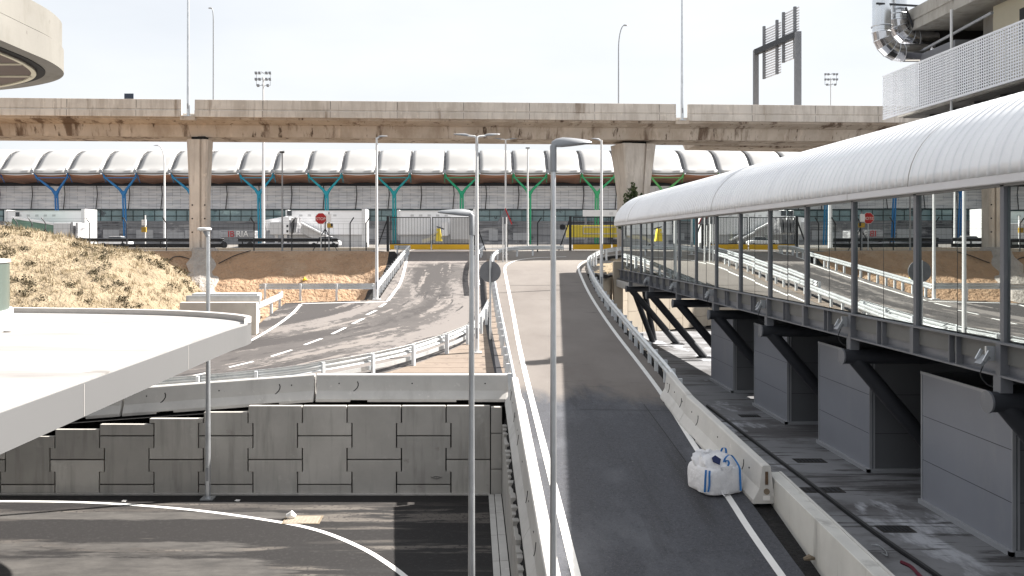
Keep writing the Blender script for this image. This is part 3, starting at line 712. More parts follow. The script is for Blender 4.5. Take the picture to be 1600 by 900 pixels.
p = G(937,450); street_lamp('street_lamp', 'lamp post beside the right guardrail with a short head pointing left', p.x+.1, p.y, p.z-.3, (CY-219)*p.y/F, .10, .06, [('arm', PI, .5, .18, .14)], mat=white_pole)
Y = 67; street_lamp('street_lamp', 'thin grey lamp post with a small flat T-shaped top left of the stop sign', (441-CX)/F*Y, Y, -.86, (CY-239)*Y/F, .07, .05, [('tbar', 0, .3, .2)], mat=lamp_grey)
Y = 98; street_lamp('street_lamp', 'white lamp post with a bent top pointing left, beyond the fence by the left column', (257-CX)/F*Y, Y, -.86, (CY-255)*Y/F, .16, .09, [('bend', PI, .55, .3, 2.0, .7)], mat=white_pole, base=False)
Y = 105; street_lamp('street_lamp', 'thin white pole beyond the fence right of the triangular sign', (824.5-CX)/F*Y, Y, -.86, (CY-232)*Y/F, .12, .09, [('tbar', 0, .5, .2)], mat=white_pole, base=False)

# ------------------------------------------------------------------ viaduct
VY = lambda X: 65.4+.058*X
def via_sec(X, pts): return [Vector((X, VY(X)+dy, z)) for dy, z in pts]
t = thing('viaduct', 'tan concrete road viaduct crossing the picture on tapered columns', 'viaduct', (0, 68, -.86))
mb = MB(); Xs = [-80+2*i for i in range(81)]
mb.loft([via_sec(X, [(.25,9.30),(.25,9.12),(1.5,8.85),(1.75,7.98),(5.3,7.98),(5.6,8.85),(6.9,9.12),(6.9,9.30)]) for X in Xs]); mb.build('girder', conc_girder, t)
mb = MB(); mb.loft([via_sec(X, [(.45,9.305),(6.6,9.305),(6.6,9.5),(.45,9.5)]) for X in Xs]); mb.build('deck', conc_pale, t)
gaps = [(-21.75,-20.75),(15.55,16.5)]
def spans(dy):
    e = [-80]+[g for ab in gaps for g in ab]+[80]
    return [(e[i], e[i+1]) for i in range(0, len(e), 2)]
mb = MB()
for a, b in spans(0):
    n = max(2, int((b-a)/2)); XX = [lerp(a, b, i/n) for i in range(n+1)]
    mb.loft([via_sec(X, [(0,9.25),(.42,9.25),(.42,10.55),(.08,10.55),(.06,9.86),(.10,9.82),(.10,9.78),(0,9.74)]) for X in XX])
mb.build('parapet', conc_via, t, bevel=.015)
mb = MB()
for a, b in spans(0):
    x = a+5
    while x < b-1: mb.box(x-.012, x+.012, VY(x)-.004, VY(x)+.05, 9.26, 9.73); mb.box(x-.012, x+.012, VY(x)+.055, VY(x)+.1, 9.88, 10.5); x += 5
parts(mb, 'parapet_joint', dark_joint, t)
mb = MB(); mb.loft([via_sec(X, [(6.5,9.3),(6.9,9.3),(6.9,10.45),(6.6,10.45)]) for X in Xs]); mb.build('far_parapet', conc_via, t)
for a, b in gaps:
    mb = MB(); x = (a+b)/2; mb.box(a-.05, b+.05, VY(x)-.05, VY(x)+.42, 9.0, 9.34); mb.build('lamp_bracket', conc_girder, t)
def column(px, w0, w1, Yc, depth, zt, zb, tilt=0):
    x = (px-CX)/F*Yc; mb = MB()
    def pr(w, d, z): 
        c = .12; g = .16; gx = w*.18
        a = [(-w/2+c,-d/2),(gx-g/2,-d/2),(gx-g/2,-d/2+.14),(gx+g/2,-d/2+.14),(gx+g/2,-d/2),(w/2-c,-d/2),(w/2,-d/2+c),(w/2,d/2-c),(w/2-c,d/2),(-w/2+c,d/2),(-w/2,d/2-c),(-w/2,-d/2+c)]
        ca, sa = math.cos(tilt), math.sin(tilt)
        return [(x+p*ca-q*sa, Yc+p*sa+q*ca, z) for p, q in a]
    zm = lerp(zb, zt, .52)
    mb.loft([pr(w0, depth*.8, zb-1.2), pr(w0, depth*.8, zm), pr(w1, depth, zt)]); col = mb.build('column', conc_via, t)
    mb = MB(); mb.bar((x-w1*.33, Yc, zt+.13), (x+w1*.33, Yc, zt+.13), depth*.5, .26); mb.build('bearing', dark_joint, col)
    mb = MB()
    for sx in (-.3, .42):
        for zz in (.18, .3, .42): mb.disc((x+sx*w0, Yc-depth*.4-.01, lerp(zb, zt, zz)), (0,1,0), .06, .03, 10)
    parts(mb, 'form_hole', dark_joint, col)
column(312.5, 1.32, 1.62, 66.3, 1.5, 7.75, -.86)
column(989, 1.95, 2.85, 69.6, 2.6, 7.75, -.86, .25)
mb = MB()
rings = []
for k in range(9):
    z = lerp(-5, -.55, k/8); Yk = lerp(58.6, 65.0, k/8); w = lerp(2.0, 1.3, k/8)+.3*random.uniform(-1,1); x0 = (319-CX)/F*Yk
    rings.append([(x0+w*.72*math.cos(a)*(1+.18*random.uniform(-1,1)), Yk+1.0*math.sin(a), z+.1*random.uniform(-1,1)) for a in [j*2*PI/12 for j in range(12)]])
mb.loft(rings, smooth=False); one('grout_mass', mb, roof_conc, 'rough grey concrete poured down the dirt bank below the left viaduct column', 'concrete footing')
# second deck behind on the right
t = thing('viaduct', 'second viaduct deck branching off behind the first at the right', 'viaduct', (40, 80, -.86))
mb = MB(); Xs2 = [19+3*i for i in range(24)]
mb.loft([[Vector((X, 73.2+.15*(X-19)+dy, z)) for dy, z in [(0,9.2),(.6,8.9),(1.2,8.2),(4.5,8.2),(6,9.2),(6,10.4),(0,10.4)]] for X in Xs2]); mb.build('girder', conc_girder, t)
mb = MB(); mb.box(44, 45.6, 79, 80.6, -1, 8.15); mb.build('column', conc_via, t)
# lamps and gantry standing on the viaduct
x = -21.25; street_lamp('street_lamp', 'tall grey lamp pole in the parapet gap above the left column', x, VY(x)+.18, 9.3, 20.5, .12, .075, [('bend', .8, .7, .3, 1.2, .8)])
x = 16.05; street_lamp('street_lamp', 'tall grey lamp pole in the parapet gap at the right', x, VY(x)+.18, 9.3, 19.0, .12, .07, [('bend', PI-.7, .7, .3, 1.1, .9)])
Y = 71; street_lamp('street_lamp', 'lamp pole behind the left viaduct parapet with a small head bent left', (333.5-CX)/F*Y, Y, 9.5, (CY-32)*Y/F, .07, .05, [('bend', PI, .32, .25, 1.0, .15)], mat=lamp_grey)
street_lamp('street_lamp', 'lamp pole behind the right viaduct parapet with its head bent right', (966.5-CX)/F*Y, Y, 9.5, (CY-78)*Y/F, .07, .05, [('bend', 0, .38, .25, 2.0, .45)], mat=lamp_grey)
x, y = (202-CX)/F*72, 72.0
t = thing('road_sign', 'small dark blue sign showing above the left viaduct parapet', 'road sign', (x, y, 9.3))
mb = MB(); mb.box(x-.38, x+.38, y-.1, y-.04, 11.55, 12.3); mb.build('plate', M('navy_panel', (.02,.03,.05), .6, var=.05), t)
mb = MB(); mb.box(x-.05, x+.05, y-.03, y+.05, 9.3, 12.2); mb.build('post', lamp_grey, t)
def gantry():
    Y1, Y2 = 80.0, 73.0
    a = Vector(((1181-CX)/F*Y1, Y1, 9)); b = Vector(((1246.5-CX)/F*Y2, Y2, 9)); H = 17.6
    t = thing('sign_gantry', 'rear of a slatted road sign gantry standing on the viaduct at right', 'sign gantry', (a+b)/2)
    for p, w in ((a, .42), (b, .46)):
        mb = MB(); mb.bar(p, Vector((p.x, p.y, H+.1)), w, w); mb.build('post', sign_back, t)
    mb = MB(); mb.bar(Vector((a.x, a.y, H-.1)), Vector((b.x, b.y, H-.1)), .42, .5); mb.build('beam', dark_metal, t)
    d = (b-a); d.z = 0; ln = d.length; d.normalize(); back = Vector((d.y, -d.x, 0))
    if back.y > 0: back = -back
    for u0, u1, zt, zb in ((.13*ln, .56*ln, 19.5, 14.9), (.60*ln, .97*ln, 19.9, 15.7)):
        mb = MB(); k = 0; z = zb
        while z < zt:
            mb.bar(a+d*u0+Vector((0,0,z-9))-back*.25, a+d*u1+Vector((0,0,z-9))-back*.25, .05, .13); z += .23
        pn = mb.build('slat_panel', M('slat_grey', (.55,.55,.57), .6, var=.05), t)
        for u in (u0+.35, u1-.45):
            mb = MB(); mb.bar(a+d*u+Vector((0,0,zb-9.1))-back*.12, a+d*u+Vector((0,0,zt-8.9))-back*.12, .22, .22); mb.build('bracket', sign_back, pn)
gantry()

# ------------------------------------------------------------------ rounded slabs at left
def rounded_slab(path, z0, z1, back):
    c = catmull([(x, y, 0) for x, y in path], 8)
    return [Vector((p.x, p.y, 0)) for p in c]+[Vector((back, c[-1].y, 0)), Vector((back, c[0].y, 0))]
t = thing('canopy', 'white roofed rounded canopy slab with grey fascia at lower left', 'canopy', (-12, 15, -2.5))
path = [(-5.55,-6),(-5.55,6),(-5.55,14),(-5.54,19.2),(-5.45,20.9),(-5.6,21.6),(-6.2,22.3),(-7.2,23.0),(-8.6,23.6),(-11.5,24.2),(-15,24.5),(-22,24.7),(-34,24.7)]
c = rounded_slab(path, 0, 0, -34)
mb = MB(); mb.prism([(p.x, p.y, -2.5) for p in c], (0,0,.48)); mb.build('fascia', grey_fascia, t)
mb = MB(); mb.prism([(p.x+(.03 if p.x > -33 else 0)*-1, p.y-.03, -2.022) for p in c], (0,0,.03)); mb.build('roof_membrane', white_roof, t)
mb = MB(); edge = [p for p in catmull([(x, y, 0) for x, y in path], 8) if p.y > 20.9]
mb.loft([[p+Vector((0,0,-1.99)), p+Vector((0,0,-1.86)), p+Vector((-.06,-.26,-1.86)), p+Vector((-.06,-.26,-1.99))] for p in edge]); mb.build('roof_kerb', rim_grey, t)
mb = MB()
for y in (12.3, 8.0, 16.8): mb.box(-5.552, -5.545, y, y+.012, -2.49, -2.03)
mb.build('fascia_joint', rim_grey, t)
mb = MB()
for (x, y) in ((-8.2, 14.6),): mb.disc((x, y, -1.985), (0,0,1), .09, .02, 14)
parts(mb, 'roof_drain', drain_m, t)
mb = MB(); mb.tube([(-14,12,LOW),(-14,12,-2.5)], .5, 20); mb.build('support_column', conc_pale, t)
t = thing('roof_drum', 'round green-grey glazed drum on the white canopy roof at the left edge', 'roof drum', (-14.05, 20, -1.99))
mb = MB(); mb.tube([(-14.05,20,-1.7),(-14.05,20,-.5)], 2.92, 48); mb.build('glazing', drum_m, t)
mb = MB(); mb.tube([(-14.05,20,-1.98),(-14.05,20,-1.65)], 3.0, 48); mb.build('base_ring', white_pole, t)
mb = MB(); mb.tube([(-14.05,20,-.51),(-14.05,20,-.44)], 2.95, 48); mb.build('lid', rim_grey, t)
mb = MB(); mb.disc((-10.2,19.0,-1.98), (0,0,1), .12, .04, 12); one('roof_outlet', mb, rim_grey, 'small grey roof outlet on the white canopy beside the drum', 'roof outlet')
t = thing('elevated_ramp', 'rounded pale concrete elevated slab with brown panelled soffit at top left', 'elevated slab', (-15, 10, 3.4))
path = [(-8,-8),(-8,4),(-8,12),(-8.0,15.2),(-8.05,16.6),(-8.4,17.7),(-9.2,18.6),(-10.6,19.4),(-13,20.1),(-17,20.7),(-26,21),(-36,21)]
c = rounded_slab(path, 0, 0, -36)
mb = MB(); mb.prism([(p.x, p.y, 3.40) for p in c], (0,0,.46)); mb.build('lower_fascia', conc_slab, t)
mb = MB(); mb.prism([(p.x-(.025 if p.x > -35 else 0), p.y-.025, 3.88) for p in c], (0,0,.50)); mb.build('upper_fascia', conc_slab, t)
mb = MB(); mb.prism([(p.x-(.05 if p.x > -35 else 0), p.y-.05, 3.85) for p in c], (0,0,.05)); mb.build('shadow_gap', dark_joint, t)
def inset(c, d, z, h):
    pts = []
    for p in c: pts.append((max(p.x-d if p.x > -35.5 else p.x, -36), p.y-d*.8, z))
    mb = MB(); mb.prism(pts, (0,0,h)); return mb
inset(c, .40, 3.36, .03).build('soffit_panel', M('brown_soffit', (.12,.092,.08), .8, var=.12), t)
inset(c, .27, 3.385, .012).build('soffit_edge', dark_joint, t)
edge = [p for p in c[:-2]]
def edge_x(y):
    best = -36
    for a, b in zip(edge, edge[1:]):
        if a.y <= y <= b.y: best = lerp(a.x, b.x, (y-a.y)/max(1e-6, b.y-a.y))
    return best if y > 4 else -8
for i in range(14):
    y = 18.7-i*1.2
    mb = MB(); mb.box(-36, edge_x(y+.35)-.46, y, y+.07, 3.335, 3.362); mb.build('soffit_rib', beige_wall, t)
mb = MB(); mb.loft([[Vector((p.x-.40, p.y-.32, 3.335)), Vector((p.x-.40, p.y-.32, 3.362)), Vector((p.x-.47, p.y-.38, 3.362)), Vector((p.x-.47, p.y-.38, 3.335))] for p in edge]); mb.build('soffit_rib', beige_wall, t)
mb = MB(); mb.tube([(-18,6,LOW),(-18,6,3.4)], .7, 20); mb.build('support_column', conc_pale, t)

# ------------------------------------------------------------------ glazed walkway
GX, GY0, GY1 = 9.46, 3.2, 57.2
t = thing('glazed_walkway', 'raised glass sided pedestrian walkway with white ribbed vault roof', 'walkway', (12, 30, PAVE))
mb = MB(); rings = []
ys2 = []; y = GY0
while y < GY1-.2:
    ys2 += [(y, 0), (y+.02, .022), (y+.04, .022), (y+.06, 0)]; y += .31
ys2.append((GY1, 0))
for y, rp in ys2:
    ring = []
    for k in range(27):
        a = PI*(1-k/26); ring.append((12.0+(2.68+rp)*math.cos(a), y, 1.175+(1.92+rp)*math.sin(a)))
    rings.append(ring)
mb.loft(rings, closed=False, caps=False, smooth=True); mb.build('roof_vault', gal_roof, t, solid=.05)
mb = MB()
ring = [(12+2.6*math.cos(PI*(1-k/26)), GY1-.02, 1.175+1.87*math.sin(PI*(1-k/26))) for k in range(27)]
mb.prism(ring, (0,-.06,0)); mb.build('end_panel', gal_roof, t)
mb = MB()
for x0, x1 in ((9.30, 9.42), (14.58, 14.70)): mb.box(x0, x1, GY0, GY1, 1.02, 1.19)
mb.build('eave_fascia', eave_m, t, bevel=.02)
for yy in (9.3, 18.5, 24.6, 33.8, 42.9, 52.1):
    mb = MB(); mb.tube([(12.0+2.705*math.cos(PI*(1-k/26)), yy, 1.175+1.945*math.sin(PI*(1-k/26))) for k in range(27)], .014, 6); mb.build('roof_seam', rim_grey, t)
mb = MB()
for yy in (12.4, 21.5, 30.7, 39.9, 49): mb.box(9.294, 9.302, yy, yy+.015, 1.02, 1.19)
parts(mb, 'fascia_joint', rim_grey, t)
mb = MB(); mb.box(9.44, 14.56, GY0, GY1, .98, 1.05); mb.build('ceiling', M('ceiling_grey', (.3,.3,.3), .7, var=.05), t)
muls = [15.44-3.055*4+3.055*i for i in range(18)]
gz0, gz1 = -1.80, 1.0
for i, y in enumerate(muls):
    mb = MB(); mb.box(9.44, 9.56, y-.055, y+.055, gz0, gz1+.01); mb.build('mullion', grey_paint, t)
    if i < len(muls)-1:
        for k in range(2):
            ya, yb = y+.065+k*1.465, y+.065+k*1.465+1.455
            j = random.uniform(-.0035, .0035); j2 = random.uniform(-.0025, .0025)
            mb = MB(); x = 9.50
            mb.hexa([(x+j,ya,gz0+.03),(x+.02+j,ya,gz0+.03),(x+.02-j,yb,gz0+.03),(x-j,yb,gz0+.03),(x+j+j2,ya,gz1),(x+.02+j+j2,ya,gz1),(x+.02-j+j2,yb,gz1),(x-j+j2,yb,gz1)]); mb.build('window_pane', mirror, t)
        mb = MB(); mb.box(9.495, 9.525, y+1.522, y+1.530, gz0, gz1); mb.build('pane_joint', dark_metal, t)
mb = MB()
for y in muls: mb.box(14.35, 14.5, y-.09, y+.09, gz0, gz1)
mb.box(14.35, 14.5, GY0, GY1, -.75, -.68); mb.box(13.6,13.66,GY0,GY1,-.85,-.80)
mb.build('far_frame', grey_paint, t)
mb = MB(); mb.box(14.41, 14.43, GY0, GY1, gz0, gz1); mb.build('far_glazing', mirror, t)
mb = MB(); mb.box(9.5, 14.5, GY0, GY1, -2.2, -1.84); mb.build('floor', interior, t)
# edge beam with flanges and stiffeners
mb = MB()
mb.box(9.36, 9.62, GY0, GY1, -1.835, -1.80); mb.box(9.36, 9.66, GY0, GY1, -2.42, -2.385); mb.box(9.54, 9.57, GY0, GY1, -2.385, -1.835)
for y in muls:
    mb.box(9.37, 9.54, y-.07, y+.07, -2.385, -1.835)
    for k in (1.4, 1.65): mb.box(9.40, 9.54, y+k-.015, y+k+.015, -2.385, -1.835)
mb.build('edge_beam', grey_paint, t)
mb = MB(); mb.box(14.4, 14.6, GY0, GY1, -2.42, -1.80); mb.build('far_beam', grey_paint, t)
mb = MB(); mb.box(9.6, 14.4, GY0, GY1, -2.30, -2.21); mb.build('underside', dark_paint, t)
sup = [15.44-6.11+6.11*i for i in range(8)]
for i, y in enumerate(sup):
    if y > 56: break
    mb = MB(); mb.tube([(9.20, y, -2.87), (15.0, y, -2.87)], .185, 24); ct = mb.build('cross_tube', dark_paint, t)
    mb = MB(); mb.disc((9.185, y, -2.87), (1,0,0), .20, .04, 28); mb.build('end_disc', grey_paint, ct)
    mb = MB(); mb.bar((9.46, y, -2.70), (9.46, y, -2.40), .22, .22); mb.build('hanger', grey_paint, t)
    mb = MB()
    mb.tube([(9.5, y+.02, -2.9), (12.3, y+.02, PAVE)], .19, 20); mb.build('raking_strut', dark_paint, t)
    mb = MB(); mb.box(11.95, 12.65, y-.28, y+.32, PAVE, PAVE+.05); mb.build('foot_plate', dark_paint, t)
for y, xa, xb in ((53.0, 9.7, 11.0), (54.0, 10.6, 11.3)):
    mb = MB(); mb.tube([(xa, y, -2.7), (xb, y, PAVE)], .17, 16); mb.build('raking_strut', dark_paint, t)
mb = MB(); mb.box(9.3, 11.2, 52.0, 56.8, -2.95, -2.5); mb.build('bearing_block', conc_pale, t, bevel=.02)
for i, y in enumerate(sup):
    if y > 50: break
    fl = MB(); c = Vector((9.22, y+.12, -2.12))
    fl.bar(c+Vector((.02,0,.05)), c+Vector((-.13,.0,-.10)), .20, .06, up=(1,0,.4)); f = fl.build('floodlight', lamp_grey, t)
    mb = MB(); mb.bar(c+Vector((.0,-.12,.16)), c+Vector((-.1,-.12,-.02)), .03, .05); mb.bar(c+Vector((.0,.12,.16)), c+Vector((-.1,.12,-.02)), .03, .05); mb.bar(c+Vector((.16,0,.1)), c+Vector((0,0,.1)), .05, .26); mb.build('bracket', galv, f)
    mb = MB(); mb.tube(catmull([c+Vector((.02,.05,-.05)), c+Vector((-.02,.12,-.3)), c+Vector((.08,.05,-.48)), c+Vector((.22,-.05,-.5))], 5), .012, 6); mb.build('cable', hose_m, f)

# clad boxes below the walkway
GBX = 'grey clad boxes under the walkway'
def clad_box(y0, y1, label):
    t = thing('clad_box', label, 'clad box', (12, (y0+y1)/2, PAVE), GBX)
    x0, x1, zt = 10.63, 13.9, -3.10
    mb = MB(); th = .08
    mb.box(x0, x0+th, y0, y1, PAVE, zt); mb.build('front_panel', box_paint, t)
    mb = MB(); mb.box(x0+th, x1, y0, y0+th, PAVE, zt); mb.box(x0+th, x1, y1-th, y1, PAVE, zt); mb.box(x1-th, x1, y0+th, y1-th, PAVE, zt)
    mb.box(x0+th, x1-th, y0+th, y1-th, zt-.35, zt-.3); mb.build('side_cladding', box_side_shaded, t)
    mb = MB()
    mb.box(x0-.025, x0-.002, y0-.01, y1+.01, zt-.045, zt+.02); mb.box(x0-.012, x0+.06, y0-.025, y0-.002, PAVE+.1, zt-.05); mb.box(x0+.1, x0+.14, y0-.02, y0-.002, PAVE+.1, zt-.05)
    mb.box(x0-.02, x0-.002, y1-.05, y1, PAVE+.1, zt-.05)
    mb.build('corner_trim', box_trim, t)
    mb = MB(); mb.box(x0-.09, x0-.003, y0-.09, y1, PAVE, PAVE+.1); mb.box(x0-.09, x1, y0-.09, y0-.003, PAVE+.002, PAVE+.098); mb.build('plinth', box_trim, t)
    mb = MB()
    for z in (-4.13, -5.17): mb.box(x0-.003, x0-.001, y0+.01, y1-.05, z, z+.012); mb.box(x0+.15, x1, y0-.003, y0-.001, z, z+.012)
    mb.build('panel_joint', dark_paint, t)
for y0, y1, lb in ((17.05,20.5,'largest grey clad box, nearest at the right edge, beyond the low wall'),(23.2,26.6,'second grey clad box from the right, behind the white bag'),
                   (29.3,32.7,'third grey clad box from the right under the walkway'),(35.4,38.6,'smallest and farthest grey clad box under the walkway')):
    clad_box(y0, y1, lb)

# ------------------------------------------------------------------ parking building at right
t = thing('parking_building', 'concrete parking building with perforated white screen at upper right', 'parking building', (24, 25, PAVE))
PX = 18.0
def perf(y0, y1):
    mb = MB(); nh, nv = 7, 17
    def lines(a, b, n, sol=.44):
        st = (b-a)/n; out = [a]
        for i in range(n): out += [a+st*(i+sol/2), a+st*(i+1-sol/2)]
        out.append(b); return out
    ly, lz = lines(y0+.012, y1-.012, nh, .42), lines(5.40, 7.20, nv, .44)
    n = len(ly)
    mb.v = [Vector((PX, a, b)) for b in lz for a in ly]
    for j in range(len(lz)-1):
        for i in range(n-1):
            if i % 2 == 1 and j % 2 == 1: continue
            mb.f.append([j*n+i, j*n+i+1, (j+1)*n+i+1, (j+1)*n+i])
    return mb
y = 38.0
while y > 15:
    perf(y-.975, y).build('screen_panel', mesh_white, t, solid=.02); y -= .975
mb = MB(); mb.box(PX-.02, PX+.06, 14, 38, 5.34, 5.40); mb.box(PX-.02, PX+.06, 14, 38, 7.2, 7.26)
y = 37.0
while y > 15: mb.box(PX+.06, PX+.12, y-.03, y+.03, 5.4, 7.2); y -= 1.95
mb.build('screen_frame', mesh_white, t)
mb = MB(); mb.box(PX+.35, 40, 0, 37.4, 5.345, 5.5); mb.build('floor_slab', conc_under, t)
mb = MB(); mb.box(PX+.5, 40, 0, 37.2, 5.30, 5.342); mb.build('soffit', conc_dark, t)
mb = MB()
for i in range(22): mb.box(PX+1.0, 40, 36-i*1.6, 36.35-i*1.6, 4.75, 5.298)
parts(mb, 'floor_rib', conc_dark, t)
mb = MB(); mb.box(PX+.4, 40, 0, 36.8, 8.85, 9.25); mb.build('floor_slab', conc_under, t)
mb = MB(); mb.box(PX+.35, PX+.75, 0, 36.9, 9.25, 9.75); mb.build('roof_kerb', conc_under, t, bevel=.02)
for yy in (33.5, 22):
    for z0, z1 in ((PAVE, 4.6), (5.5, 8.85)):
        mb = MB(); mb.box(20.0, 20.7, yy-.4, yy+.4, z0, z1); mb.build('column', conc_under, t)
mb = MB(); mb.box(PX+1.6, 30, 20, 32.6, 5.5, 8.85); mb.build('rendered_wall', beige_wall, t)
mb = MB(); mb.box(PX+1.52, PX+1.60, 30.6, 30.9, 7.0, 8.3); mb.build('louvre_vent', dark_metal, t)
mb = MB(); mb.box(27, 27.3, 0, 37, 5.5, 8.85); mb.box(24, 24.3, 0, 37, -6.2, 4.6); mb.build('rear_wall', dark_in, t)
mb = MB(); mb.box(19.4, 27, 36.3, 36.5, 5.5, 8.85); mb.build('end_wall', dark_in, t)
mb = MB(); mb.box(15.6, 15.9, -2, 43, PAVE, -2.3); mb.build('light_block_wall', dark_in, t)  # added wall that keeps light from leaking in behind the clad boxes
mb = MB(); mb.box(15.9, 20.0, -2, 43, -2.6, -2.3); mb.build('light_block_slab', conc_dark, t)
mb = MB(); mb.tube([(PX+.25, 33.0, 2.0), (PX+.25, 33.0, 8.85)], .05, 8); mb.build('downpipe', white_pole, t)
mb = MB(); mb.tube([(PX+.6, 36, 7.9), (PX+.6, 31, 8.2)], .06, 8); mb.build('overhead_pipe', lamp_grey, t)
mb = MB(); mb.box(PX+.5, PX+1.4, 33.2, 35.8, 5.5, 7.75); mb.build('plant_unit', grey_paint, t)
def duct(xc, yc, zb, R, r, run, label):
    t = thing('ventilation_duct', label, 'duct', (xc, yc, zb), 'ventilation ducts')
    mb = MB(); pts = []; rr = []
    z = 10.9
    while z > zb+R: pts += [(xc,yc,z),(xc,yc,z-.03)]; rr += [r*1.02, r]; z -= .16
    pts.append((xc,yc,zb+R)); rr.append(r); mb.tube(pts, rr, 24); mb.build('spiral_pipe', duct_m, t)
    mb = MB(); n = 5; rings = []
    ctr = Vector((xc+R, yc, zb+R))
    for k in range(n+1):
        a = PI+PI/2*k/n; p = ctr+Vector((math.cos(a)*R, 0, math.sin(a)*R)); o = (p-ctr).normalized()
        rings.append([p+o*(r*1.03)*math.cos(q)+Vector((0,1,0))*r*1.03*math.sin(q) for q in [2*PI*j/24 for j in range(24)]])
    rings.append([v+Vector((run, .0, 0)) for v in rings[-1]])
    mb.loft(rings)
    e = mb.build('elbow', elbow_m, t)
    mb = MB()
    for rg in rings[:-1]:
        cc = sum(rg, Vector())/24; mb.tube([cc+(v-cc)*1.01 for v in rg]+[cc+(rg[0]-cc)*1.01], .012, 6)
    mb.tube([ (xc+r*1.1*math.cos(q), yc+r*1.1*math.sin(q), zb+R+.25) for q in [2*PI*j/20 for j in range(21)]], .025, 6)
    mb.build('seam_band', galv, e)
duct(17.0, 36.0, 7.85, .85, .36, 1.0, 'left silver ventilation duct with the lower elbow beside the parking building')
duct(17.95, 36.6, 8.55, .80, .37, .8, 'right silver ventilation duct with the higher elbow beside the parking building')
mb = MB(); mb.bar((16.6,35.6,9.8),(18.6,36.0,9.8),.07,.07); mb.bar((18.0,36.0,9.75),(18.45,36.2,8.9),.08,.05); one('duct_bracket', mb, dark_metal, 'dark steel bracket bar holding the silver ducts to the roof edge', 'bracket')

# ------------------------------------------------------------------ terminal
t = thing('airport_terminal', 'long airport terminal with wavy white roof and coloured Y columns', 'terminal', (0, 240, -.86))
TX = lambda k: (52.5-CX+53.5*k)*227/F
prof = [(226.9,17.72),(226.4,18.05),(226.6,18.6),(228.0,19.0),(229.3,20.2),(231,22.0),(233,23.4),(236,24.55),(241,25.15),(252,25.2),(290,24)]
for k in range(-5, 25):
    a, b = TX(k)+.42, TX(k+1)-.42; mb = MB(); rings = []
    for i in range(9):
        u = i/8; bulge = math.sin(PI*u)
        rings.append([(lerp(a, b, u), y, z+(.30*bulge*(1 if j > 2 else -.5))) for j, (y, z) in enumerate(prof)])
    mb.loft(rings, closed=False, caps=False, smooth=True); rv = mb.build('roof_vault', term_white, t, solid=.25)
    for xx in (TX(k)+.36, TX(k+1)-.46):
        mb = MB(); mb.loft([[(xx,y,z-.1),(xx+.1,y,z-.1),(xx+.1,y,z+.14),(xx,y,z+.14)] for y, z in prof[3:9]]); mb.build('upstand', slot_m, rv)
    mb = MB(); rings = []
    for i in range(9):
        u = i/8; bl = math.sin(PI*u)
        rings.append([(lerp(TX(k), TX(k+1), u), y, z+.28*bl*w) for y, z, w in ((227.1,17.62,-1),(231,16.9,0),(239.6,15.9,1.6))])
    mb.loft(rings, closed=False, caps=False, smooth=True); mb.build('soffit', bamboo, t, solid=.08)
for k in range(-5, 26):
    mb = MB(); x = TX(k)
    for (y0, z0), (y1, z1) in zip(prof[2:9], prof[3:10]):
        mb.hexa([(x-.5,y0,z0-.7),(x+.5,y0,z0-.7),(x+.5,y1,z1-.7),(x-.5,y1,z1-.7),(x-.5,y0,z0-.35),(x+.5,y0,z0-.35),(x+.5,y1,z1-.35),(x-.5,y1,z1-.35)])
    mb.build('roof_slot', slot_m, t)
mb = MB()
for k in range(-5, 26):
    x = TX(k); mb.disc((x, 226.1, 18.3), (0,1,0), .5, .3, 10)
    for j in range(4): mb.box(x-.25+.02*j, x-.1, 226.0, 226.2, 18.7+j*.1, 18.9+j*.1)
parts(mb, 'node_casting', lamp_grey, t)
x0, x1 = TX(-5), TX(25)
mb = MB(); mb.box(x0, x1, 240, 240.3, 8.9, 15.9); mb.build('louvred_glazing', louvre, t)
mb = MB(); mb.box(x0, x1, 239.9, 240.2, 15.35, 16.9); mb.build('head_band', M('head_dark', (.025,.028,.035), .6, var=.1), t)
mb = MB(); mb.box(x0, x1, 239.6, 239.98, 8.55, 8.95); mb.box(x0, x1, 239.6, 239.95, 6.9, 7.1)
x = x0
while x < x1: mb.box(x-.06, x+.06, 239.8, 239.97, 5.7, 8.6); x += 3.0
mb.build('transom', M('transom_dark', (.03,.055,.06), .4, var=.1), t)
mb = MB(); mb.box(x0, x1, 240.0, 240.2, 5.6, 8.55); mb.build('teal_glazing', teal_glass, t)
mb = MB(); mb.box(x0, x1, 238.5, 240.3, -.9, 5.6); mb.build('service_level', dark_store, t)
mb = MB()
x = x0+3
while x < x1:
    mb.box(x, x+random.uniform(2,6), 238.3, 238.48, random.uniform(.2,.6), random.uniform(2.2,3.6)); x += random.uniform(5,12)
parts(mb, 'service_door', jet_grey, t)
mb = MB()
for z in (4.6, 5.35, 3.9): mb.box(x0, x1, 238.2, 238.45, z, z+.16)
mb.build('railing', lamp_grey, t)
mb = MB()
for k in range(-5, 26):
    x = TX(k)+1.9; mb.tube([(x, 239.5, 8.9), (x*.9985+.35, 239.3, 13), (x*.997+.1, 238.9, 16)], .13, 6)
parts(mb, 'facade_strut', dark_metal, t)
STOPS = [(-6,(.03,.14,.36)),(0,(.025,.16,.42)),(3,(.03,.20,.45)),(5,(.02,.27,.45)),(8,(.02,.33,.42)),(10,(.015,.30,.33)),(12,(.02,.34,.18)),(16,(.05,.40,.17)),(19,(.16,.42,.12)),(24,(.35,.45,.06))]
def grad(k):
    for (a, c), (b, d) in zip(STOPS, STOPS[1:]):
        if k <= b: return tuple(lerp(c[i], d[i], (k-a)/(b-a)) for i in range(3))
    return STOPS[-1][1]
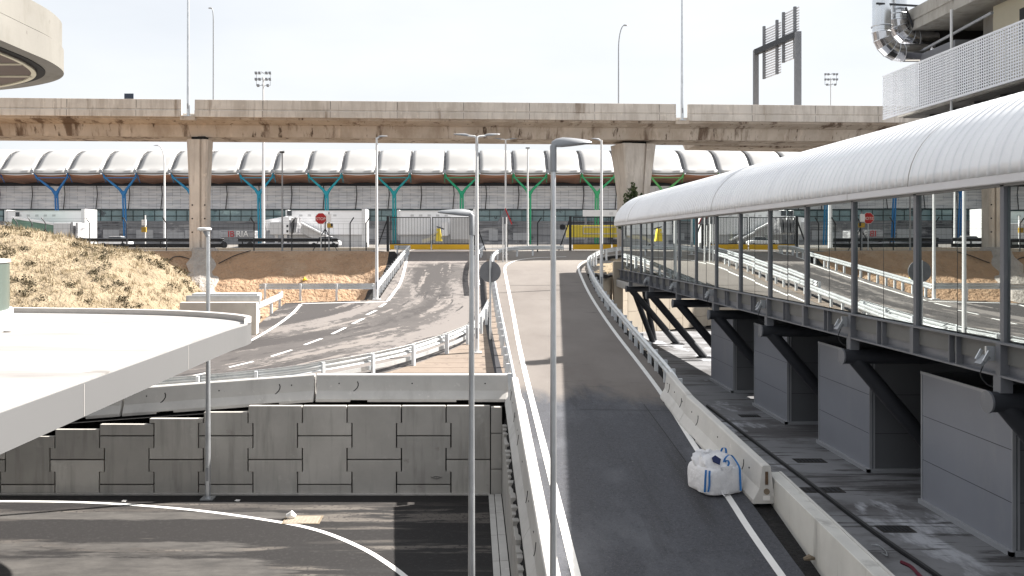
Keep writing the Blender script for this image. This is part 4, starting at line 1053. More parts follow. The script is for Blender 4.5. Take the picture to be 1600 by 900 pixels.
for k in range(-4, 24, 2):
    xa, xb = TX(k), TX(k+1); xm = (xa+xb)/2; cm = tint('column_paint', grad(k))
    j = Vector((xm, 230, 12.9)); mb = MB()
    for x in (xa, xb):
        mb.tube([j+Vector((0,0,-.6)), j+Vector(((x-xm)*.2,-.4,.9)), Vector((x+(.5 if x < xm else -.5), 227.6, 16.8)), Vector((x, 227.0, 18.2))], [.46,.36,.24,.2], 8)
        mb.tube([Vector((x, 227.1, 18.1)), Vector((x, 229.5, 15.6))], [.2,.08], 6)
    mb.bar((xa, 227.6, 16.75), (xb, 227.6, 16.75), .16, .2)
    for s in (-.34, .34): mb.tube([j+Vector((s*.9,0,-.1)), Vector((xm+s, 231.2, -.9))], [.25,.22], 8)
    mb.tube([j+Vector((0,0,.5)), j+Vector((0,.1,-1.4))], [.6,.3], 8)
    mb.build('y_column', cm, t)

# floodlight masts
def mast(px, ytop, Y, wpx, label, w):
    x = (px-CX)/F*Y; zt = (CY-ytop)*Y/F
    t = thing('floodlight_mast', label, 'floodlight mast', (x, Y, -.86), 'floodlight masts')
    mb = MB(); mb.tube([(x,Y,-.9),(x,Y,zt-.3*w)], [wpx*Y/F/2, wpx*Y/F/4], 10); mb.build('pole', white_pole, t)
    mb = MB()
    for zz in (0, .45, .9):
        mb.bar((x-w/2,Y,zt-zz*w),(x+w/2,Y,zt-zz*w), .06, .06); mb.bar((x,Y-w/2,zt-zz*w),(x,Y+w/2,zt-zz*w), .06, .06)
    for sx in (-.5,.5): mb.bar((x+sx*w,Y,zt-.9*w),(x+sx*w,Y,zt+.05*w), .05, .05)
    mb.build('frame', lamp_grey, t)
    for zz in (0, .45, .9):
        for sx in ((-.5,-.25,.25,.5) if zz < .9 else (-.35, .35)):
            mb = MB(); mb.hexa([(x+sx*w-.16,Y-.35,zt-zz*w-.1),(x+sx*w+.16,Y-.35,zt-zz*w-.1),(x+sx*w+.16,Y-.1,zt-zz*w-.22),(x+sx*w-.16,Y-.1,zt-zz*w-.22),(x+sx*w-.16,Y-.35,zt-zz*w+.12),(x+sx*w+.16,Y-.35,zt-zz*w+.12),(x+sx*w+.16,Y-.1,zt-zz*w+.12),(x+sx*w-.16,Y-.1,zt-zz*w+.12)]); mb.build('floodlight', lamp_grey, t)
mast(411.5, 114, 112, 5.6, 'floodlight mast rising behind the viaduct at left, with a cluster of lamps', 1.8)
mast(1298, 116, 150, 3, 'smaller floodlight mast behind the viaduct at right', 2.0)

# ------------------------------------------------------------------ jet bridges and apron things
def jb(px0, px1, Y, label, ytop=329, ybot=377):
    x0, x1 = (px0-CX)/F*Y, (px1-CX)/F*Y; zt = (CY-ytop)*Y/F
    t = thing('jet_bridge', label, 'jet bridge', ((x0+x1)/2, Y, -.86), 'jet bridges at the terminal')
    mb = MB(); mb.box(x0, x1, Y, Y+4, 1.0, zt); mb.build('body', jet_white, t, bevel=.06)
    mb = MB(); mb.box(x1-.45, x1+.12, Y-.12, Y+4.1, -.9, zt+.25); mb.box(x0-.05, x0+.3, Y-.12, Y+4.1, 1.2, zt+.1); mb.box(x0, x1-.5, Y-.06, Y-.005, zt-.12, zt); mb.build('frame', white_pole, t)
    mb = MB(); mb.box(x0+.4, x1-.5, Y+.3, Y+3.7, -.9, 1.0); mb.build('undercroft', jet_grey, t)
    mb = MB()
    for i in range(5): mb.box(x0+2+i*1.3, x0+2.5+i*1.3, Y-.03, Y-.004, zt-.9, zt-.6)
    parts(mb, 'vent', jet_grey, t)
    return t, x0, x1, zt
Yj = 132
t, x0, x1, zt = jb(8, 132, Yj, 'white jet bridge at the far left with a green glazed tunnel')
mb = MB(); mb.box(x0+1.6, x0+2.2, Yj-.05, Yj-.01, zt-.9, zt-.25); mb.build('window', glass_dark, t)
mb = MB(); a, b = P(25,350,Yj-3), P(95,361,Yj-3); mb.bar(a, b, 2.6, 1.75); mb.build('tunnel', green_glass, t)
mb = MB(); mb.bar(a+Vector((0,-1.35,.95)), b+Vector((0,-1.35,.95)), .12, .3); mb.bar(a+Vector((0,-1.35,-.95)), b+Vector((0,-1.35,-.95)), .12, .3); mb.build('tunnel_rail', jet_white, t)
mb = MB(); c = P(102,361,Yj-4); mb.box(c.x-1.3, c.x+1.2, c.y-1, c.y+2, c.z-1, c.z+1.2); mb.build('cab', jet_grey, t, bevel=.1)
mb = MB(); mb.box(c.x+1.3, c.x+1.6, c.y-1, c.y+2, c.z-1.1, c.z+1.3); mb.box(c.x+2, c.x+2.3, c.y-1, c.y+2, c.z-1.0, c.z+1.2); mb.build('bellows', dark_store, t)
t, x0, x1, zt = jb(447, 570, Yj, 'white jet bridge behind the stop sign with its cab to the left')
mb = MB(); a, b = P(416,352,Yj-3), P(450,346,Yj-2); mb.bar(a, b, 2.4, 1.6); mb.build('tunnel', jet_white, t)
mb = MB(); c = P(434,357,Yj-4); mb.box(c.x-.95, c.x+1.0, c.y-1, c.y+2, c.z-.95, c.z+1); mb.build('cab', jet_grey, t, bevel=.12)
mb = MB(); c = P(450,352,Yj-4); mb.box(c.x-.5, c.x+.4, c.y-1, c.y+2, c.z-1.3, c.z+1.2); mb.build('cab_face', jet_white, t)
mb = MB(); c = P(452,333,Yj-1); mb.box(c.x-.35, c.x+.35, c.y, c.y+.3, c.z-.4, c.z+.4); c = P(449,354,Yj-5.05); mb.box(c.x-.15, c.x+.15, c.y, c.y+.02, c.z-.1, c.z+.25); c = P(449,362,Yj-5.05); mb.box(c.x-.15, c.x+.15, c.y, c.y+.02, c.z-.1, c.z+.25); mb.build('window', glass_dark, t)
mb = MB()
for q in (457, 463): c = P(q,352,Yj-4); mb.hexa([(c.x-.2,c.y-1,c.z-1.1),(c.x+.15,c.y-1,c.z-1.1),(c.x+.15,c.y+2,c.z-1.1),(c.x-.2,c.y+2,c.z-1.1),(c.x,c.y-1,c.z+1.1),(c.x+.4,c.y-1,c.z+1.1),(c.x+.4,c.y+2,c.z+1.1),(c.x,c.y+2,c.z+1.1)])
mb.build('bellows', dark_store, t)
mb = MB(); mb.bar(P(470,348,Yj-1), P(526,376,Yj-1), .9, .22); mb.build('stair', jet_white, t)
mb = MB(); mb.bar(P(470,356,Yj-.6), P(515,377,Yj-.6), .3, 1.3); mb.build('stair_side', jet_grey, t)
mb = MB()
for q in (432, 446): c = P(q,366,Yj-3.5); mb.box(c.x-.18, c.x+.18, c.y-.2, c.y+.2, -.9, c.z)
parts(mb, 'wheel_leg', jet_white, t)
t, x0, x1, zt = jb(621, 744, Yj, 'white jet bridge behind the left yellow gate')
mb = MB(); c = P(710,362,Yj-3); mb.box(c.x-.6, c.x+3.2, c.y-1, c.y+2, c.z-1.2, c.z+2.2); mb.build('cab', jet_grey, t, bevel=.1)
mb = MB(); mb.box(c.x-1.8, c.x-.9, c.y-1, c.y+1, c.z-.6, c.z+1.4); mb.build('cab_face', jet_white, t)
mb = MB(); mb.bar(P(660,377,Yj-3), P(700,366,Yj-3), .6, .5); mb.build('stair', beige_wall, t)
t = thing('belt_loader', 'yellow apron loader with raised arm behind the left gate', 'belt loader', P(685,376,110))
mb = MB(); c = P(685,366,110); mb.hexa([(c.x-.35,c.y,c.z-.9),(c.x+.45,c.y,c.z-.9),(c.x+.45,c.y+1,c.z-.9),(c.x-.35,c.y+1,c.z-.9),(c.x-.25,c.y,c.z+.75),(c.x+.2,c.y,c.z+.75),(c.x+.2,c.y+1,c.z+.75),(c.x-.25,c.y+1,c.z+.75)]); mb.build('body', yellow_box, t)
mb = MB(); mb.bar(P(682,354,110), P(694,358,110), .15, .15); mb.build('arm', dark_metal, t)
mb = MB(); mb.bar(P(672,370,110), P(684,362,110), .3, .15); mb.build('conveyor', beige_wall, t)
t = thing('cargo_container', 'yellow container with pale panel behind the right yellow gate', 'container', P(933,371,100))
mb = MB(); a, b = P(888,371,100), P(978,352,100); mb.box(a.x, b.x, 100, 102.5, a.z, b.z); mb.build('body', yellow_box, t, bevel=.03)
mb = MB(); a, b = P(911,366,99.97), P(965,354,99.97); 
mb.box(a.x, b.x, 99.93, 99.97, b.z-.13, b.z); mb.box(a.x, b.x, 99.93, 99.97, a.z, a.z+.13); mb.box(a.x, a.x+.12, 99.93, 99.97, a.z+.13, b.z-.13); mb.box(b.x-.12, b.x, 99.93, 99.97, a.z+.13, b.z-.13); mb.build('panel_frame', beige_wall, t)
t = thing('signboard', 'long white board high above the right yellow gate', 'signboard', P(940,375,128))
mb = MB(); a, b = P(911,338,128), P(985,328,128); mb.box(a.x, b.x, 128, 128.3, a.z, b.z); mb.build('board', white_pole, t)
mb = MB(); a2, b2 = P(952,335.5,127.98), P(958,331.5,127.98); mb.box(a2.x, b2.x, 127.95, 127.99, a2.z, b2.z); mb.build('grey_mark', jet_grey, t)
mb = MB()
for q in (915, 978): c = P(q,338,128.1); mb.box(c.x-.12, c.x+.12, c.y-.1, c.y+.1, -.9, c.z)
mb.build('leg', lamp_grey, t)
# lettered vehicle side by the left column
def text_mesh(txt, size, o, mat, parent, ext=.01, name='lettering', align='CENTER'):
    cu = bpy.data.curves.new(name, 'FONT'); cu.body = txt; cu.size = size; cu.extrude = ext; cu.align_x = align; cu.align_y = 'CENTER'
    ob = bpy.data.objects.new(name, cu); COL.objects.link(ob)
    dg = bpy.context.evaluated_depsgraph_get(); me = bpy.data.meshes.new_from_object(ob.evaluated_get(dg))
    bpy.data.objects.remove(ob); me.transform(Matrix.Rotation(PI/2, 4, 'X')); me.materials.clear(); me.materials.append(mat)
    r = bpy.data.objects.new(name, me); COL.objects.link(r); r.parent = parent; r.location = Vector(o)-Vector(ROOT[parent.name]); return r
Yv = 105
t = thing('apron_trailer', 'dark low trailer with red and white lettering right of the left column', 'trailer', P(372,376,Yv))
mb = MB(); a, b = P(345,373,Yv), P(396,360.5,Yv); mb.box(a.x, b.x, Yv, Yv+2.2, a.z, b.z); mb.build('body', dark_store, t, bevel=.05)
mb = MB()
for q in (350, 391): c = P(q,376,Yv+.3); mb.disc((c.x,c.y,-.45),(0,1,0),.4,.25,16)
parts(mb, 'wheel', dark_metal, t)
c = P(361,366,Yv-.03); text_mesh('IB', 1.02, c, red_paint, t)
c = P(378.5,366,Yv-.03); text_mesh('RIA', 1.02, c, paper_m, t)
def car(px, Y, label, colm):
    c = P(px,377,Y); x = c.x; t = thing('parked_car', label, 'car', (x, Y, -.86))
    mb = MB(); sec = [(-2.1,.35,.8),(-2.0,.3,.95),(-1.0,.28,1.0),(1.2,.28,1.05),(2.0,.3,.9),(2.1,.35,.75)]
    mb.loft([[(x+u,Y-.85,-.86+a),(x+u,Y+.85,-.86+a),(x+u,Y+.85,-.86+b),(x+u,Y-.85,-.86+b)] for u, a, b in sec]); mb.build('body', colm, t, bevel=.06)
    mb = MB(); mb.hexa([(x-1.3,Y-.8,.12),(x+1.5,Y-.8,.16),(x+1.5,Y+.8,.16),(x-1.3,Y+.8,.12),(x-.6,Y-.65,.62),(x+.9,Y-.65,.62),(x+.9,Y+.65,.62),(x-.6,Y+.65,.62)]); mb.build('cabin', glass_dark, t, bevel=.05)
    mb = MB(); mb.box(x-.62, x+.92, Y-.66, Y+.66, .62, .67); mb.build('roof', colm, t, bevel=.02)
    for u in (-1.35, 1.3):
        mb = MB(); mb.disc((x+u,Y-.8,-.53),(0,1,0),.33,.2,16); parts(mb, 'wheel', dark_metal, t)
car(508, 118, 'white car parked behind the stop sign', jet_white)
car(181, 118, 'white car beyond the rails left of the left column', jet_white)

# dark banks, perimeter road
mb = MB(); rows = []
for i in range(40):
    X = -7.5+i*.22; hgt = .18+.42*sstep(-6, 0, X)+.08*nz(X, 0, .8)
    rows.append([(X, 84, -.9), (X, 86, -.86+hgt*.8), (X, 88, -.86+hgt), (X, 91, -.9)])
mb.loft(rows, closed=False, caps=False, smooth=True); struct(mb.build('embankment', bank_m))
mb = MB(); rows = []
for i in range(30):
    X = -22+i*.35; hgt = .75*math.sin(PI*i/29)**.7
    rows.append([(X, 73.4, -.9), (X, 74.2, -.86+hgt*.8), (X, 75, -.86+hgt), (X, 77, -.9)])
mb.loft(rows, closed=False, caps=False, smooth=True); struct(mb.build('embankment', bank_m))
struct(sheet('road_perimeter', [(y, -120, 120) for y in (92, 97, 103)], lambda X, Y: -.84, M('asphalt_perimeter', (.07,.07,.075), .9, var=.15), 10))
mb = MB(); mb.box(-60, -8, 71.0, 71.5, -.95, -.55); mb.box(-60,-8,71.5,71.7,-.95,-.62)
one('kerb_wall', mb, conc_cream, 'low pale concrete kerb running along the top of the dirt bank', 'kerb wall')
for k, (xa, xb) in enumerate(((-60,-21.2),(-19.9,-11.5))):
    pts = [(lerp(xa, xb, i/6), 73+.4*i/6) for i in range(7)]
    lab = ('dark two-tier crash rail behind the fence left of the left column', 'dark two-tier crash rail behind the fence right of the left column')[k]
    t = guardrail(pts, lab, -1, 3.3, h=.98, zf=lambda X, Y: -.86, mat=dark_metal, group='dark crash rails', postmat=dark_metal)
    mb = MB(); mb.loft([[(x, y-.05+w, -.86+.48+z) for w, z in [(q[0], q[1]) for q in WP]] for x, y in pts], closed=False, caps=False); mb.build('lower_rail', dark_metal, t, solid=.01)

# perimeter fence and gates
def fence(x0, x1, Y, label, posts, braced):
    t = thing('perimeter_fence', label, 'fence', ((x0+x1)/2, Y, -.86), 'perimeter fences')
    for px in posts:
        x = (px-CX)/F*Y; mb = MB()
        mb.tube([(x,Y,-.9),(x,Y,1.45),(x+(.3 if px > 420 else -.3),Y-.05,1.9)], .05, 6); p = mb.build('post', dark_metal, t)
        if px in braced:
            mb = MB(); mb.tube([(x-1.0,Y,-.8),(x,Y,1.0)], .035, 6); mb.tube([(x+1.0,Y,-.8),(x,Y,1.0)], .035, 6); mb.build('brace', dark_metal, p)
    mb = MB()
    for z in (-.5,.0,.5,1.0,1.4): mb.bar((x0,Y,z),(x1,Y,z), .012, .012)
    for z in (1.6, 1.8): mb.bar((x0,Y-.03,z),(x1,Y-.03,z), .01, .01)
    x = x0
    while x < x1: mb.bar((x,Y,-.8),(x,Y,1.4), .008, .008); x += .4
    mb.build('wire_mesh', dark_metal, t)
fence(-38, -8, 69.0, 'thin dark wire fence with cranked posts along the dirt bank', [27, 50, 71, 140, 198, 260, 397, 456, 508, 547, 572], (71, 508))
fence(1.5, 7.8, 69.2, 'dark wire fence between the two yellow gates', [793, 840], ())
def gate(pxl, pxr, Y, label, leaves, stays):
    t = thing('security_gate', label, 'gate', ((pxl+pxr)/2/F*Y-CX/F*Y, Y, -.75), 'yellow security gates')
    zb, zt = -.72, (CY-339)*Y/F; n = len(leaves)
    for a, b in leaves:
        xa, xb = (a-CX)/F*Y+.06, (b-CX)/F*Y-.06; mb = MB()
        mb.box(xa, xb, Y-.03, Y+.03, zt-.07, zt); mb.box(xa, xb, Y-.03, Y+.03, zb+.47, zb+.54); mb.box(xa, xa+.07, Y-.03, Y+.03, zb, zt); mb.box(xb-.07, xb, Y-.03, Y+.03, zb, zt)
        x = xa+.15
        while x < xb-.1: mb.box(x-.017, x+.017, Y-.015, Y+.015, zb+.48, zt-.05); x += .125
        lf = mb.build('leaf', dark_metal, t)
        mb = MB(); mb.box(xa, xb, Y-.06, Y+.05, zb+.04, zb+.46); mb.build('kick_panel', gate_yellow, lf, bevel=.01)
    for px, s in stays:
        x = (px-CX)/F*Y; mb = MB(); mb.box(x-.10, x+.10, Y-.1, Y+.1, -.9, zt+.05); pp = mb.build('gate_post', dark_metal, t)
        mb = MB(); mb.bar((x, Y+.02, zt-.1), (x+s*.95, Y+.02, -.8), .1, .1); mb.build('stay', dark_metal, pp)
gate(627, 733, 71, 'yellow based barred double gate at the top of the left lane', [(608,674),(674,738)], [(606,-1),(741,1)])
gate(893, 975, 71, 'yellow based barred gate at the top of the right lane beside the walkway', [(894,956),(956,1020)], [(891,-1)])

# ------------------------------------------------------------------ signs
p = G(766,531); zt_ = (CY-408)*p.y/F
t = thing('round_sign', 'grey back of a round traffic sign on a post on the island', 'traffic sign', p, None)
mb = MB(); mb.tube([(p.x,p.y,p.z-.05),(p.x,p.y,zt_+.02)], .045, 10); mb.build('post', galv, t)
mb = MB(); mb.disc((p.x, p.y+.07, zt_-.44), (.1,1,0), .44, .03, 36); mb.build('plate', sign_back, t)
mb = MB(); mb.bar((p.x-.2,p.y+.05,zt_-.3),(p.x+.2,p.y+.05,zt_-.3), .03,.04); mb.bar((p.x-.2,p.y+.05,zt_-.6),(p.x+.2,p.y+.05,zt_-.6), .03,.04); parts(mb, 'clamp', sign_back, t)
Ys = 62; x = (788-CX)/F*Ys
t = thing('triangular_sign', 'grey back of a triangular warning sign with a red edge on the island tip', 'traffic sign', (x, Ys, zr(0,62)))
mb = MB(); c = Vector((x, Ys, 0)); zt2, zb2 = (CY-326)*Ys/F, (CY-350)*Ys/F
mb.prism([(x-.52,Ys-.1,zb2),(x+.52,Ys+.08,zb2),(x+.06,Ys,zt2)], (-.02,.03,0)); mb.build('plate', sign_back, t)
mb = MB(); mb.bar((x+.06,Ys-.02,zt2+.02),(x+.55,Ys+.06,zb2-.02), .05, .07); mb.build('red_edge', red_paint, t)
for dx in (-.1, .14):
    mb = MB(); mb.tube([(x+dx,Ys-.06,zr(0,62)-.1),(x+dx,Ys-.06,zb2+.5)], .05, 10); mb.build('post', white_pole, t)
Ys = 68; x = (501.5-CX)/F*Ys; zc = (CY-341.5)*Ys/F
t = thing('stop_sign', 'red octagonal stop sign in front of the white jet bridge', 'traffic sign', (x, Ys, -.86))
def octa(r, yy, th):
    mb = MB(); mb.prism([(x+r*math.cos(PI/8+k*PI/4), yy, zc+r*math.sin(PI/8+k*PI/4)) for k in range(8)], (0,th,0)); return mb
octa(.47, Ys-.06, .02).build('border', paper_m, t); octa(.445, Ys-.066, .005).build('plate', red_paint, t)
text_mesh('STOP', .31, (x, Ys-.075, zc-.03), paper_m, t, .004)
mb = MB(); mb.tube([(x,Ys,-.9),(x,Ys,zc+.3)], .04, 8); mb.build('post', galv, t)
x = (514-CX)/F*67.5
t = thing('camera_post', 'braced grey post with a pale box and yellow camera beside the stop sign', 'camera post', (x, 67.5, -.86))
mb = MB(); mb.tube([(x,67.5,-.9),(x,67.5,2.3)], .05, 8); mb.build('post', lamp_grey, t)
mb = MB(); mb.box(x-.17, x+.17, 67.35, 67.5, 1.5, 2.1); mb.build('cabinet', jet_white, t)
mb = MB(); mb.box(x-.1, x+.32, 67.2, 67.45, 1.05, 1.4); cc = mb.build('camera_housing', M('ochre_camera', (.42,.27,.04), .6, var=.1), t)
mb = MB(); mb.box(x+.2, x+.34, 67.18, 67.2, 1.15, 1.4); mb.build('lens_hood', dark_metal, cc)
x = (227-CX)/F*76
t = thing('camera_post', 'white post with ochre boxes behind the rails left of the left column', 'camera post', (x, 76, -.86))
mb = MB(); mb.tube([(x,76,-.9),(x,76,2.3)], .06, 8); mb.build('post', white_pole, t)
mb = MB(); mb.box(x-.25, x+.12, 75.8, 75.95, 1.4, 1.9); mb.build('cabinet', jet_white, t)
mb = MB(); mb.box(x-.25, x+.15, 75.75, 75.95, .8, 1.25); mb.build('camera_housing', M('ochre_camera', (.42,.27,.04), .6, var=.1), t)
x = (879-CX)/F*73
t = thing('signal_post', 'twin grey post with a small dark signal between the yellow gates', 'signal', (x, 73, -.86))
mb = MB(); mb.tube([(x-.12,73,-.9),(x-.12,73,1.0)], .03, 6); mb.tube([(x+.06,73,-.9),(x+.06,73,1.0)], .03, 6); mb.build('post', lamp_grey, t)
mb = MB(); mb.box(x-.22, x+.18, 72.9, 73.05, 1.0, 1.4); mb.disc((x-.02,72.9,1.2),(0,1,0),.24,.08,12); mb.build('signal_head', dark_metal, t)

# ------------------------------------------------------------------ small things on the ground
def big_bag():
    c = G(1117,764); x, y = c.x, c.y; z0 = zr(5, y)
    t = thing('bulk_bag', 'full white woven bulk bag with blue straps on the lane edge', 'bulk bag', (x, y, z0))
    mb = MB(); rings = []; n = 40
    def sq(a, r, pw=5.5):
        ca, sa = math.cos(a), math.sin(a); k = (abs(ca)**pw+abs(sa)**pw)**(-1/pw); return r*k*ca, r*k*sa
    prof = [(0,.44),(.02,.47),(.1,.485),(.28,.49),(.44,.485),(.53,.465),(.57,.44),(.585,.40),(.575,.36)]
    for j, (z, r) in enumerate(prof):
        ring = []
        for i in range(n):
            a = 2*PI*i/n+.45; px, py = sq(a-.45, r); ca, sa = math.cos(.35), math.sin(.35)
            w = 1+.03*nz(px*6, py*6+z*5, 1, 4)
            ring.append((x+(px*ca-py*sa)*w, y+(px*sa+py*ca)*w, z0+z+.02*nz(px*5, py*5, 1, j)))
        rings.append(ring)
    mb.loft(rings, smooth=True); mb.build('body', bag_m, t)
    # gathered top: folded duffle mouth lying over the fill
    mb = MB(); rings = []
    for j, (z, r) in enumerate([(.54,.45),(.60,.44),(.68,.42),(.76,.37),(.80,.29),(.80,.17),(.77,.04)]):
        ring = []
        for i in range(n):
            a = 2*PI*i/n; px, py = sq(a, r, 2.8); w = 1+(.10*math.sin(7*a+j*.4)+.07*math.sin(13*a+1+j*.6))*min(1, j/3+.25)
            ring.append((x-.06*j/3+(px*.94-py*.34)*w, y+.05*j/4+(px*.34+py*.94)*w, z0+z+.035*math.sin(9*a+j)+.03*nz(px*7, py*7, 1, j)))
        rings.append(ring)
    mb.loft(rings, smooth=True); mb.build('gathered_top', bag_m, t)
    mb = MB(); mb.prism([(x-.02,y-.49,z0+.62),(x+.14,y-.46,z0+.44),(x+.30,y-.40,z0+.63),(x+.14,y-.34,z0+.70)], (0,-.012,.004)); mb.build('loose_flap', bag_m, t)
    mb = MB(); mb.prism([(x-.16,y-.43,z0+.72),(x-.02,y-.45,z0+.66),(x+.03,y-.36,z0+.76),(x-.08,y-.30,z0+.83),(x-.17,y-.35,z0+.79)], (0,-.015,.012)); mb.build('navy_patch', navy_m, t)
    def on(deg, z, o=.012):
        a = math.radians(deg); px, py = sq(a-.35, .487 if z < .5 else .462); ca, sa = math.cos(.35), math.sin(.35)
        X, Yq = px*ca-py*sa, px*sa+py*ca; k = 1+(o+.03)/math.hypot(X, Yq); return (X*k, Yq*k, z)
    loops = [[on(236,.56), on(236,.44), on(235,.26), on(234,.07)], [on(244,.56), on(244,.44), on(244,.26), on(242,.1)],
             [(.08,-.38,.66),(.12,-.40,.80),(.22,-.36,.86),(.32,-.31,.80),on(318,.60,.03),on(319,.42),on(320,.24),on(321,.07)], [(.10,-.38,.68),(.15,-.42,.76),(.19,-.43,.70),(.16,-.44,.62)],
             [(.16,.1,.80),(.20,.08,.91),(.26,.06,.90),(.27,.05,.80)]]
    for lp in loops:
        mb = MB(); c2 = catmull([(x+a, y+b, z0+d) for a, b, d in lp], 6)
        mb.loft([[p+Vector((-.022,-.006,0)), p+Vector((.022,-.006,0)), p+Vector((.022,.006,.0)), p+Vector((-.022,.006,.0))] for p in c2]); mb.build('strap', strap_m, t)
    mb = MB(); mb.tube(catmull([(x+.0,y-.49,z0+.08),(x+.03,y-.54,z0+.03),(x+.06,y-.6,z0+.012)], 4), .012, 6); mb.build('tie_cord', bag_m, t)
big_bag()
# manhole cover with cup, drains and hose
c = Lw(473, 812.5); 
t = thing('manhole_cover', 'rusty square manhole cover set in the lower road', 'manhole cover', (c.x, c.y, LOW))
mb = MB(); mb.box(c.x-.52, c.x+.52, c.y-.36, c.y+.36, LOW, LOW+.014); mb.build('frame', cover_m, t)
mb = MB()
for i in range(9):
    for j in range(6): mb.box(c.x-.44+i*.1, c.x-.37+i*.1, c.y-.29+j*.1, c.y-.22+j*.1, LOW+.014, LOW+.022)
mb.box(c.x-.46,c.x+.46,c.y-.31,c.y+.31,LOW+.0145,LOW+.0165); mb.build('tread', M('tread_grey', (.30,.26,.21), .8, var=.2, scale=8), t)
c = Lw(456, 810.5); mb = MB(); mb.tube([(c.x-.12,c.y,LOW+.05),(c.x,c.y,LOW+.11),(c.x+.1,c.y,LOW+.06)], [.09,.12,.06], 12); one('plastic_bag', mb, paper_m, 'crumpled white plastic lying on the square manhole cover', 'litter')
for q, r, lb in ((Lw(194,783.5),.07,'tiny white scrap by the panel wall, left of the short lamp post'), (Lw(371,783),.08,'tiny white scrap by the panel wall, right of the short lamp post')):
    mb = MB(); mb.prism([(q.x-r,q.y-.03,LOW+.006),(q.x+r*.8,q.y-.05,LOW+.006),(q.x+r,q.y+.05,LOW+.02),(q.x-r*.6,q.y+.04,LOW+.03)], (0,0,.01)); one('paper_scrap', mb, paper_m, lb, 'litter')
for (px, py), w, lb in (((1171,650),.35,'small dark drain cover farthest along the forecourt paving'),((1265,720),.42,'dark drain cover between the second and third clad boxes from the right'),((1285,766),.5,'dark stained drain cover beside the end of the pale barrier'),((1399,827),.36,'dark square drain cover nearest the viewer behind the low wall')):
    c = Lw(px, py, PAVE); t = thing('drain_cover', lb, 'drain cover', (c.x, c.y, PAVE), 'drain covers in the forecourt')
    mb = MB(); mb.box(c.x-w, c.x+w, c.y-.22, c.y+.22, PAVE, PAVE+.012); mb.build('frame', drain_m, t)
    mb = MB()
    for i in range(7): mb.box(c.x-w+.05+i*(2*w-.1)/7, c.x-w+.05+(i+.6)*(2*w-.1)/7, c.y-.17, c.y+.17, PAVE+.012, PAVE+.018)
    mb.build('grating', dark_metal, t)
hp = [Lw(q[0], q[1], PAVE) for q in ((1105,636),(1160,678),(1215,720),(1268,760),(1330,808),(1390,852),(1450,893),(1530,950))]
mb = MB(); mb.tube(catmull([(q.x, q.y, PAVE+.05) for q in hp], 6), .05, 8); one('cable', mb, hose_m, 'thick black cable lying along the forecourt paving', 'cable')
mb = MB(); q = [Lw(a, b, PAVE+.03) for a, b in ((1362,851),(1372,852),(1383,860),(1386,868),(1378,864))]; mb.tube(catmull(q, 5), .012, 6); one('wire_loop', mb, galv, 'thin loop of wire on the paving beside the low wall', 'wire')
mb = MB(); q = [Lw(a, b, PAVE+.03) for a, b in ((1408,878),(1424,886),(1440,902),(1465,915))]; mb.tube(catmull(q, 5), .035, 6); one('red_hose', mb, M('dark_red_hose', (.12,.01,.025), .6, var=.1), 'dark red hose on the paving at the bottom edge', 'hose')
c = G(1256,876); mb = MB(); mb.tube([(c.x,c.y,c.z+.03),(c.x+.1,c.y,c.z+.06),(c.x+.22,c.y+.02,c.z+.03)], [.03,.06,.02], 7); one('stone', mb, cover_m, 'small brown stone in the dark gutter by the low wall', 'stone')
# cables on the dirt bank
def on_bank(px, py):
    best = None; Yv = 66.0
    while Yv > 45:
        X = (px-CX)/F*Yv; z = (CY-py)/F*Yv
        if terrain(X, Yv) >= z-.08 and Yv < 65: best = Yv; 
        Yv -= .1
        if best and terrain((px-CX)/F*Yv, Yv) < (CY-py)/F*Yv-.1: break
    Yv = best or 60; X = (px-CX)/F*Yv; return Vector((X, Yv-.08, (CY-py)/F*Yv+.02))
for pts, lb in (([(265,434),(270,424),(264,412),(270,403),(282,401),(296,405),(304,412)], 'looping black cable on the dirt bank left of the grey grout'),
                ([(342,412),(352,407),(364,401),(378,396),(392,392)], 'black cable on the dirt bank right of the grey grout')):
    mb = MB(); mb.tube(catmull([on_bank(*q) for q in pts], 6), .035, 6); one('cable', mb, hose_m, lb, 'cable')
c = on_bank(477, 437); mb = MB(); mb.tube([(c.x-.14,c.y,c.z-.05),(c.x,c.y-.1,c.z+.08),(c.x+.12,c.y,c.z-.03)], [.06,.12,.05], 8); one('yellow_bag', mb, M('yellow_plastic', (.7,.55,.03), .6, var=.1), 'small yellow plastic scrap on the sunlit dirt bank', 'litter')

# plant on the right column
def leaf_clump(c, rad, n, mb, sz=.16):
    for _ in range(n):
        d = Vector((random.gauss(0,1), random.gauss(0,1), random.gauss(0,1))); d = d.normalized()*random.random()**.5
        p = Vector(c)+Vector((d.x*rad[0], d.y*rad[1], d.z*rad[2])); a = Vector((random.gauss(0,1), random.gauss(0,1), random.gauss(0,1))).normalized()*sz; b = a.cross(Vector((random.gauss(0,1), random.gauss(0,1), random.gauss(0,1)))).normalized()*sz*.5
        mb.add([p-a, p+b, p+a, p-b], [(0,1,2,3)])
t = thing('climbing_plant', 'dark green climbing plant at the foot of the right viaduct column', 'plant', P(985,370,66.5))
mb = MB(); base = P(984,320,66.6)
leaf_clump(base, (.55,.4,1.3), 260, mb); leaf_clump(base+Vector((.3,0,1.0)), (.3,.3,.9), 110, mb); leaf_clump(base+Vector((-.6,-.1,-1.2)), (.5,.4,.9), 160, mb); leaf_clump(base+Vector((.9,0,.5)), (.12,.12,.5), 40, mb)
mb.build('foliage', plant_m, t)
mb = MB(); mb.tube([(base.x,66.7,-1),(base.x+.05,66.6,0),(base.x,66.6,base.z),(base.x+.3,66.6,base.z+1.6)], [.07,.06,.04,.015], 7); mb.build('stem', M('stem_brown', (.1,.07,.04), .9, var=.2), t)

